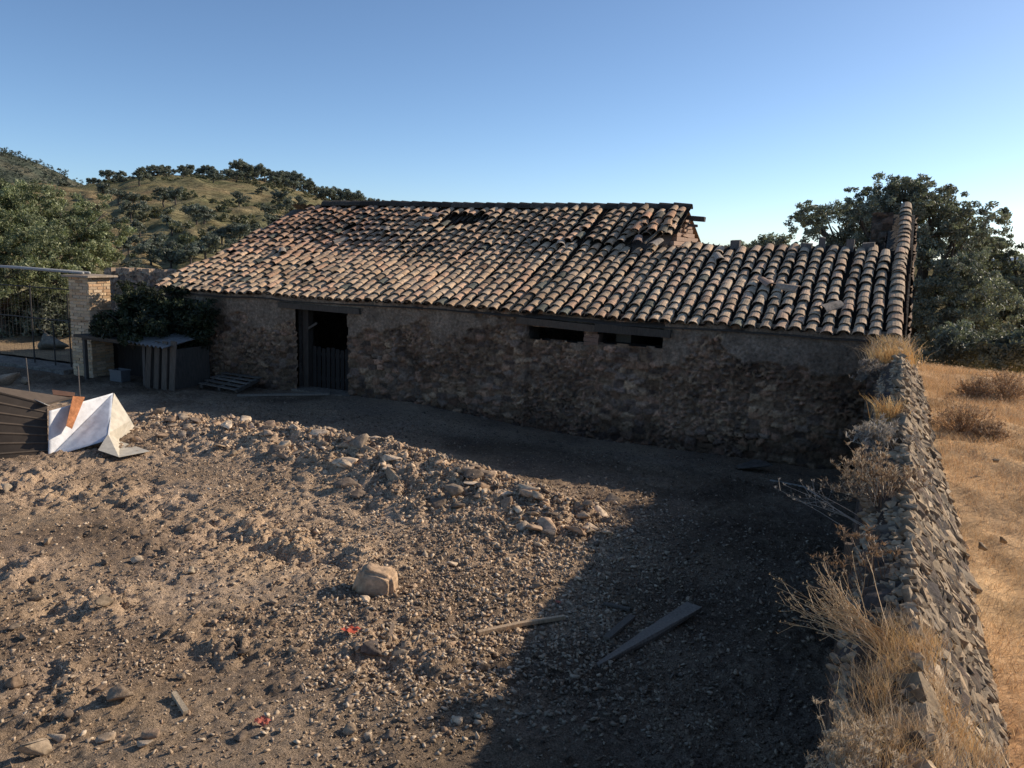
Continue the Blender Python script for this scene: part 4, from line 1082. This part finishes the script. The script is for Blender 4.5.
mb = MB(); mb.box((PB[0] - PW / 2 + .012, PB[1] - PD / 2 + .012, PB[2]), (PB[0] + PW / 2 - .012, PB[1] + PD / 2 - .012, PB[2] + PH), (.46, .36, .26)); mb.build('mortar', M['rubblewall'], pil)
mb = MB(); mb.box((PB[0] - .46, PB[1] - .42, PB[2] + PH), (PB[0] + .50, PB[1] + .42, PB[2] + PH + .05), (.40, .32, .24), None, .008); mb.build('cap_slab', M['rock'], pil)
# two pipes over the gateway
lin = thing('overhead_pipes', 'pair of pale metal pipes spanning the gateway to the pillar top', 'pipe', (-20, 14.0, PB[2] + PH + .06))
for dy, dz in ((-.08, .055), (.10, .055)):
    mb = MB(); zt = PB[2] + PH + dz + .035
    mb.tube([(PB[0] - .1, PB[1] + dy, zt), (-21, 14 + dy, zt + .03), (-26, 14.1 + dy, zt - .02)], .035, 8, (.38, .37, .35)); mb.build('pipe', M['metal'], lin, smooth=True)
gate = thing('metal_gate', 'thin dark metal gate of bars and wire mesh left of the brick pillar', 'gate', (-20.5, 13.95, 0))
GX = [-18.55, -19.85, -21.1, -24.5]
for x, h in ((-18.75, 1.95), (-19.35, 1.15), (-20.15, 2.1), (-22.2, 2.1)):
    mb = MB(); mb.tube([(x, 13.95, -.2), (x, 13.95, h)], .02, 6, (.06, .055, .05)); mb.build('post', M['iron'], gate)
mb = MB()
for z in (2.05, 1.25): mb.tube([(-18.5, 13.95, z), (-25, 13.97, z)], .016, 6, (.07, .065, .06))
mb.build('rail', M['iron'], gate)
mb = MB()
for x in np.arange(-25, -18.5, .15): mb.tube([(x, 13.96, .15), (x, 13.96, 2.03)], .0018, 3, (.10, .095, .09), cap=False)
for z in np.arange(.2, 2.0, .15): mb.tube([(-25, 13.962, z), (-18.5, 13.962, z)], .0018, 3, (.10, .095, .09), cap=False)
mb.build('wire_mesh', M['iron'], gate)
mb = MB(); mb.box((-26, 13.5, -.3), (-18.45, 14.3, .07), (.23, .20, .165), None, .01)
tag(mb.build('concrete_sill', M['rubblewall'], loc=(-22, 13.9, 0)), 'low grey concrete strip running along the foot of the gate', 'concrete strip')
p = at(54, 346, 27)
rock_obj('boulder', (p[0], p[1], p[2] + .1), (1.3, .7, .62), (.20, .175, .14), 801, 'long grey boulder seen through the gate', 'boulder', sub=4, rough=.3)
# sunlit earth bank behind the gate
S_, V_ = np.meshgrid(np.linspace(-34, -18, 80), np.linspace(14.4, 24, 50), indexing='ij')
kind(gridmesh('track', S_, V_, .10 + .25 * sst(15, 20, V_) + .08 * fbm(S_ * .8, V_ * .8, 4, 9), M['yard'], col=np.ones(S_.shape + (3,)) * np.array([.36, .26, .16])), 'structure')
# rubble wall between pillar and barn
sw = thing('rubble_wall', 'short rough rubble wall joining the brick pillar to the barn corner', 'wall', (-17.4, 16.6, 0))
WS = vpl(106, 275, 16.6)[0]
U, T = np.meshgrid(np.arange(WS, -16.3, .03), np.arange(-.3, 2.38, .03), indexing='ij')
h, c = stone_field(U, T, 700); tz = T * (1 - .06 * np.abs(fbm(U * 3, U * 0, 3, 71)))
gridmesh('wall_face', U, 16.55 - h * 1.3, tz, M['rubblewall'], sw, c * 1.6)
mb = MB()
for q in range(90): x = R.uniform(WS, -16.35); r = R.uniform(.06, .13); mb.box((x - r, 16.5 + R.uniform(0, .2), 2.15), (x + r, 16.6 + R.uniform(.15, .5), 2.3 + R.uniform(0, .22)), np.array([.42, .31, .22]) * R.uniform(.7, 1.2), None, .03)
mb.box((WS, 16.57, -.3), (-16.35, 17.1, 2.18), (.3, .24, .18)); mb.build('wall_core', M['rubblewall'], sw)

# lean-to pen with pallet front and a bit of corrugated roof
pen = thing('animal_pen', 'low makeshift pen with pallet-board front and corrugated scrap roof by the pillar', 'pen', (-16.2, 13.6, 0))
def L(x, y, v): return vpl(x, y, v)
mb = MB()
for q, px in enumerate((148, 156, 164, 172)):
    a = L(px, 387, 13.35); b = L(px + .5, 342 - q * .3, 13.35); mb.bar((a[0], 13.35, -.05), (b[0] + R.normal(0, .015), 13.37, b[2]), .16, .03, np.array([.14, .11, .085]) * R.uniform(.8, 1.1), (0, 1, 0), .006)
mb.build('pallet_board', M['wood'], pen)
mb = MB()
for xx in (-17.55, -15.55, -14.75):
    mb.bar((xx, 13.45, -.1), (xx, 13.45, .95), .08, .08, (.12, .10, .085), jit=.008)
mb.bar((-17.6, 13.45, .98), (-14.7, 13.45, .96), .07, .09, (.12, .10, .085), jit=.01); mb.build('frame', M['wood'], pen)
mb = MB(); mb.box((-15.55, 13.47, -.1), (-14.75, 13.50, .93), (.09, .075, .065), None, .006); mb.box((-14.76, 13.5, -.1), (-14.72, 14.6, .9), (.10, .085, .07), None, .006); mb.build('side_panel', M['wood'], pen)
mb = MB(); mb.box((-17.85, 14.42, -.1), (-14.9, 14.46, 1.02), (.045, .038, .033), None, .01); mb.build('added_dark_backing', M['wood'], pen)  # added near-black sheet so the pen opening reads as shade
Xg, Vg = np.meshgrid(np.linspace(-15.9, -14.55, 90), np.linspace(13.1, 14.6, 10), indexing='ij')
gridmesh('corrugated_roof', Xg, Vg, 1.06 + .12 * (Vg - 13.1) + .022 * np.sin(Xg * 2 * pi / .13) + .02 * fbm(Xg, Vg, 2, 4) - .05 * (Xg + 15.9), M['metal'], pen, np.ones(Xg.shape + (3,)) * np.array([.22, .21, .20]))
mb = MB(); mb.box((-17.75, 13.3, 1.0), (-15.85, 14.5, 1.04), (.10, .085, .07), None, .02); mb.build('board_roof', M['wood'], pen)
p = L(122, 378, 13.6)
mb = MB()
for lo_, hi_ in (((-.19, -.13, 0), (.19, .13, .03)), ((-.19, -.13, .03), (.19, -.10, .27)), ((-.19, .10, .03), (.19, .13, .27)), ((-.19, -.10, .03), (-.16, .10, .27)), ((.16, -.10, .03), (.19, .10, .27)), ((-.205, -.145, .24), (.205, -.13, .28)), ((-.205, .13, .24), (.205, .145, .28))):
    mb.box(np.array(lo_) + [p[0], 13.55, .0], np.array(hi_) + [p[0], 13.55, .0], (.14, .14, .14))
tag(mb.build('trough', M['scrap'], loc=(p[0], 13.55, 0)), 'small pale trough box inside the shaded pen', 'trough')
# ivy over the wall
IVY = [(.030, .040, .018), (.024, .034, .016), (.040, .050, .022), (.055, .062, .028)]
root = thing('ivy_bush', 'dark ivy mass spilling over the wall between the pillar and the barn', 'bush', (-16.6, 14.2, 1.0))
bl = [(vpl(x, y, v), (rx, .5, rz)) for x, y, v, rx, rz in ((135, 298, 14.4, .55, .4), (165, 305, 14.3, .75, .42), (125, 318, 14.1, .5, .42), (195, 315, 14.3, .7, .38), (150, 325, 13.7, .8, .22), (110, 325, 13.6, .45, .25), (130, 335, 13.4, .5, .14), (195, 335, 14.4, .5, .4))]
V, Fc, C = leaf_cloud(bl, 17000, .055, IVY, R, shell=.2, clump=.25); fastmesh('foliage', V, Fc, M['ivy'], root, C)
mb = MB()
for q in range(14):
    c, r = bl[q % len(bl)]; mb.tube([(-16.6 + R.normal(0, .5), 14.3, .9), c + R.normal(0, .2, 3), c + R.normal(0, .4, 3) + np.array([0, 0, .2])], [.02, .012, .004], 4, (.09, .07, .055))
mb.build('stem', M['bark'], root)
# broken pallet against the barn
pal = thing('wooden_pallet', 'broken grey pallet lying against the barn wall left of the door', 'pallet', (-13.7, 14.2, .1))
mb = MB(); a_ = radians(20)
for q in range(6):
    t = q * .17; mb.bar((-14.35, 13.95 + t, .12 + t * .22 + R.normal(0, .01)), (-13.1, 13.85 + t + R.normal(0, .04), .10 + t * .25), .11, .022, np.array([.17, .145, .12]) * R.uniform(.75, 1.25), jit=.006)
mb.build('slat', M['wood'], pal)
for xx in (-14.25, -13.7, -13.2):
    mb = MB(); mb.bar((xx, 13.85, .05), (xx, 14.75, .26), .08, .08, (.13, .11, .09), jit=.006); mb.build('bearer', M['wood'], pal)
a = zpl(238, 394, .05); b = zpl(330, 394, .1)
mb = MB(); mb.bar((a[0], a[1], gz(a[0], a[1]) + .03), (b[0], b[1], gz(b[0], b[1]) + .03), .12, .04, (.22, .185, .145), jit=.008)
tag(mb.build('plank', M['wood'], loc=(a[0], a[1], 0)), 'long grey plank lying in shade in front of the barn door', 'plank')
for q, (x, y0, y1, d_, lab) in enumerate([(28, 392, 358, 19.0, 'thin leaning iron rod standing behind the scrap sheets at far left'), (78, 394, 366, 17.5, 'short upright iron rod standing behind the folded white sheet')]):
    a = at(x + 2, y0, d_); b = at(x - 2 if q == 0 else x, y1, d_); mb = MB(); mb.tube([(a[0], a[1], gz(a[0], a[1]) - .1), b], .012, 6, (.16, .14, .125))
    tag(mb.build('iron_rod', M['iron'], loc=(a[0], a[1], 0)), lab, 'rod')

# ------------------------------------------------------------------ scrap sheets, left
def poly(mb, pts, faces, col, th=.008):
    """thin folded sheet: polygons given by points; both sides and rim"""
    P_ = np.array(pts, float)
    for f in faces:
        q = P_[list(f)]; nrm = np.cross(q[1] - q[0], q[2] - q[0]); nrm /= np.linalg.norm(nrm); m = len(q)
        V = np.concatenate([q, q - nrm * th])
        mb.add(V, [tuple(range(m)), tuple(range(2 * m - 1, m - 1, -1))] + [(k_, m + k_, m + (k_ + 1) % m, (k_ + 1) % m) for k_ in range(m)], col)
D0 = at(48, 458, 14.35)
cs = thing('corrugated_sheet', 'brown ribbed metal sheet standing on edge at the left picture edge', 'metal sheet', tuple(D0))
a = at(47, 405, 14.75); b = at(48, 458, 14.40); c = at(-60, 378, 14.6); d = at(-60, 472, 14.3)
tt = np.linspace(0, 1, 120); ww = np.linspace(0, 1, 24)
TT, WW = np.meshgrid(tt, ww, indexing='ij')
G = (a[None, None] * (1 - TT)[..., None] + b[None, None] * TT[..., None]) * (1 - WW)[..., None] + (c[None, None] * (1 - TT)[..., None] + d[None, None] * TT[..., None]) * WW[..., None]
nrm = np.cross(c - a, b - a); nrm /= np.linalg.norm(nrm)
if nrm @ (CAM - a) < 0: nrm = -nrm
rib = np.clip(np.cos(TT * 7 * 2 * pi) * 4 - 3.0, 0, 1) * .016
G = G + nrm * (rib + .015 * fbm(TT * 2, WW * 3, 2, 8))[..., None]
cg = np.where((rib > .006)[..., None], np.array([.13, .10, .075]), np.array([.06, .047, .037]))
gridmesh('ribbed_panel', G[..., 0], G[..., 1], G[..., 2], M['metal'], cs, cg, False)
top = MB(); poly(top, [at(47, 405, 14.75), at(-60, 378, 14.6), at(-20, 383, 15.2), at(30, 396, 15.3), at(74, 398, 15.2)], [(0, 1, 2, 3, 4)], (.13, .10, .075), .02)
poly(top, [at(52, 391, 15.35), at(75, 394, 15.3), at(74, 398, 15.2), at(53, 396, 15.2)], [(0, 1, 2, 3)], (.16, .09, .06), .03)
top.build('bent_top', M['metal'], cs)
mb = MB(); poly(mb, [at(28, 397, 14.9), at(36, 400, 14.95), at(50, 406, 14.8), at(44, 404, 14.6)], [(0, 1, 2, 3)], (.5, .47, .42)); mb.build('torn_flap', M['metal'], cs)
ws = thing('white_sheet', 'crumpled white metal sheet folded over, with a cream flap on the ground', 'metal sheet', tuple(D0))
dA, dB, dD, dE = at(49, 411, 14.5), at(113, 393, 15.2), at(48, 458, 14.38), at(109, 440, 14.3)
def sheet(name, pts, col, sub=14, wav=.02, seed=0):
    """bilinear patch a,b,c,d with slight dents"""
    a, b, c, d = pts; t, w = np.meshgrid(np.linspace(0, 1, sub), np.linspace(0, 1, sub), indexing='ij'); t = t[..., None]; w = w[..., None]
    G = (a * (1 - t) + b * t) * (1 - w) + (d * (1 - t) + c * t) * w
    n = np.cross(b - a, d - a); n /= np.linalg.norm(n)
    G = G + n * (wav * fbm(t[..., 0] * 2.3 + seed, w[..., 0] * 2.3, 3, seed))[..., None]
    o = gridmesh(name, G[..., 0], G[..., 1], G[..., 2], M['metal'], ws, np.ones(G.shape) * np.array(col), True)
    md = o.modifiers.new('thickness', 'SOLIDIFY'); md.thickness = .006
def sheet(name, pts, col, sub=20, wav=.035, seed=0):
    """triangle a, b, c with slight dents"""
    a, b, c = pts; n = np.cross(b - a, c - a); n /= np.linalg.norm(n); V = []; ix = {}
    for i in range(sub + 1):
        for j in range(sub + 1 - i):
            u = i / sub; w = j / sub; e = min(u, w, 1 - u - w)
            ix[i, j] = len(V); V.append(a + (b - a) * u + (c - a) * w + n * wav * min(e * 6, 1) * float(fbm(np.array([u * 2.5 + seed]), np.array([w * 2.5]), 3, seed)[0]))
    Fc = [(ix[i, j], ix[i + 1, j], ix[i, j + 1]) for i in range(sub) for j in range(sub - i)] + [(ix[i + 1, j], ix[i + 1, j + 1], ix[i, j + 1]) for i in range(sub) for j in range(sub - i - 1)]
    o = fastmesh(name, np.array(V), np.array(Fc), M['metal'], ws, np.ones((len(V), 3)) * np.array(col), True)
    md = o.modifiers.new('thickness', 'SOLIDIFY'); md.thickness = .006
sheet('sheet_top', (dA, dB, dD), (.80, .80, .80), seed=3)
sheet('sheet_side', (dD, dB, dE), (.60, .63, .68), seed=4)  # same white sheet, bluish shade painted into this face
FP = [at(114, 393, 15.2), at(131, 420, 15.1), at(136, 430, 15.2), at(120, 441, 14.8), zpl(150, 451, .10), zpl(119, 457, .09), zpl(98, 450, .14), at(108, 434, 14.4)]
fl = MB(); poly(fl, FP, [(0, 7, 3, 1), (1, 3, 2), (7, 6, 5, 3), (3, 5, 4)], (.62, .56, .45), .006)
fl.build('flap', M['metal'], ws)
fo = MB(); q = [at(73, 396, 14.68), at(85, 397, 14.78), at(72, 429, 14.36), at(66, 426, 14.34)]; off = (at(70, 400, 15.2) - at(70, 400, 15.02)); q2 = [p_ + off for p_ in q]
fo.add(np.array(q + q2), [(0, 1, 2, 3), (7, 6, 5, 4), (0, 4, 5, 1), (1, 5, 6, 2), (2, 6, 7, 3), (3, 7, 4, 0)], (.48, .20, .09))
fo2 = fo.build('foam_block', M['rock'], loc=tuple(q[3])); tag(fo2, 'rust-orange slab of foam leaning on the folded white sheet', 'foam slab')

# ------------------------------------------------------------------ loose things on the yard
def lay(name, pts, w, h, col, label, cat, mat='wood', lift=.02):
    mb = MB(); P_ = [];
    for x, y in pts:
        p = zpl(x, y, 0)
        for _ in range(3): p = zpl(x, y, gz(p[0], p[1]))
        P_.append(np.array([p[0], p[1], gz(p[0], p[1]) + lift]))
    for a, b in zip(P_[:-1], P_[1:]): mb.bar(a, b, w, h, col, jit=.004)
    return tag(mb.build(name, M[mat], loc=tuple(P_[0])), label, cat)
# long wedge-shaped board in the shade
def wedge():
    a = zpl(598, 669, 0); b = zpl(694, 614, 0); z = max(gz(a[0], a[1]), gz(b[0], b[1])) + .035
    d = b - a; d /= np.linalg.norm(d); n = np.array([-d[1], d[0], 0])
    pts = [a - n * .015, a + n * .02, a + (b - a) * .62 + n * .10, b + n * .09, b - n * .08, a + (b - a) * .5 - n * .065]
    V = np.array([p * np.array([1, 1, 0]) + np.array([0, 0, z]) for p in pts]); V[3:5, 2] += .05
    mb = MB(); m = len(V); mb.add(np.concatenate([V, V - np.array([0, 0, .03])]), [tuple(range(m - 1, -1, -1)), tuple(range(m, 2 * m))] + [(k_, (k_ + 1) % m, m + (k_ + 1) % m, m + k_) for k_ in range(m)], (.21, .17, .135))
    tag(mb.build('board', M['wood'], loc=tuple(V[0])), 'long wedge-shaped grey board lying in the wall shadow', 'board')
wedge()
lay('board', [(606, 642), (632, 620)], .07, .025, (.14, .115, .09), 'short grey board just left of the wedge-shaped board', 'board', lift=.04)
lay('board', [(604, 606), (630, 612)], .05, .02, (.12, .10, .08), 'small splintered board above the short grey board', 'board', lift=.03)
lay('stick', [(478, 634), (520, 628), (564, 621)], .05, .035, (.50, .36, .23), 'pale stick at the edge of the wall shadow', 'stick', lift=.04)
lay('pipe', [(770, 482), (803, 488), (820, 500)], .022, .022, (.27, .25, .22), 'thin pale bent pipe lying in shade near the barn corner', 'pipe', 'scrap', .03)
lay('stick', [(174, 697), (186, 716)], .035, .03, (.48, .38, .26), 'short pale splinter of wood at the lower left of the yard', 'stick', lift=.03)
lay('stick', [(388, 648), (393, 630)], .035, .03, (.36, .26, .18), 'short brown splinter standing beside the dark rounded stone', 'stick', lift=.05)
def crumple(px, py, w, col, label, seed):
    p = zpl(px, py, 0); p[2] = gz(p[0], p[1]) + .03
    rr = np.random.default_rng(seed); t, q = np.meshgrid(np.linspace(-1, 1, 12), np.linspace(-1, 1, 12), indexing='ij')
    X = p[0] + t * w * (1 + .3 * fbm(t * 2 + seed, q * 2, 2, seed)); Y = p[1] + q * w * .8; Z = p[2] + w * .8 * np.abs(fbm(t * 1.6 + seed, q * 1.6, 3, seed + 2))
    o = gridmesh('plastic_scrap', X, Y, Z, M['scrap'], None, np.ones(X.shape + (3,)) * np.array(col), False); tag(o, label, 'plastic scrap')
crumple(351, 640, .07, (.55, .12, .07), 'crumpled red plastic scrap beside the dark rounded stone', 4)
crumple(262, 731, .055, (.42, .13, .09), 'faded red plastic scrap at the bottom of the yard', 5)
crumple(558, 605, .03, (.45, .14, .09), 'tiny red scrap among the rubble near the shadow edge', 6)

# ------------------------------------------------------------------ light, sky, camera
SUN = np.array([1.36, 1.50, 1.0]); SUN /= np.linalg.norm(SUN)
elev = math.asin(SUN[2]); azm = math.atan2(SUN[0], SUN[1])      # azimuth from +Y towards +X
ld = bpy.data.lights.new('sun', 'SUN'); ld.energy = 5.0; ld.angle = radians(.5); ld.color = (1.0, .87, .71)
lo = bpy.data.objects.new('sun', ld); COL.objects.link(lo)
from mathutils import Vector, Matrix
lo.rotation_euler = Vector(SUN).to_track_quat('Z', 'Y').to_euler()
W = bpy.data.worlds.new('World'); SC.world = W; W.use_nodes = True; nt = W.node_tree
sky = nt.nodes.new('ShaderNodeTexSky'); sky.sky_type = 'NISHITA'; sky.sun_disc = False
sky.sun_elevation = elev; sky.sun_rotation = azm; sky.air_density = .7; sky.dust_density = 1.7; sky.ozone_density = 2.4; sky.altitude = 1500
bg = nt.nodes['Background']; bg.inputs[1].default_value = .15; nt.links.new(mix(nt, sky.outputs[0], (.98, 1.06, 1.07), 1., 'MULTIPLY'), bg.inputs[0])
cd = bpy.data.cameras.new('camera'); cd.sensor_width = 36; cd.lens = 36 * F / 1024; cd.clip_start = .05; cd.clip_end = 12000
co = bpy.data.objects.new('camera', cd); COL.objects.link(co)
m4 = Matrix(((IR[0], IU[0], -FW[0], CAM[0]), (IR[1], IU[1], -FW[1], CAM[1]), (IR[2], IU[2], -FW[2], CAM[2]), (0, 0, 0, 1)))
co.matrix_world = m4
SC.camera = co
SC.view_settings.view_transform = 'Standard'; SC.view_settings.look = 'None'; SC.view_settings.exposure = 0; SC.view_settings.gamma = 1
SC.cycles.max_bounces = 6; SC.cycles.diffuse_bounces = 3; SC.cycles.transparent_max_bounces = 4
SC.cycles.use_denoising = True
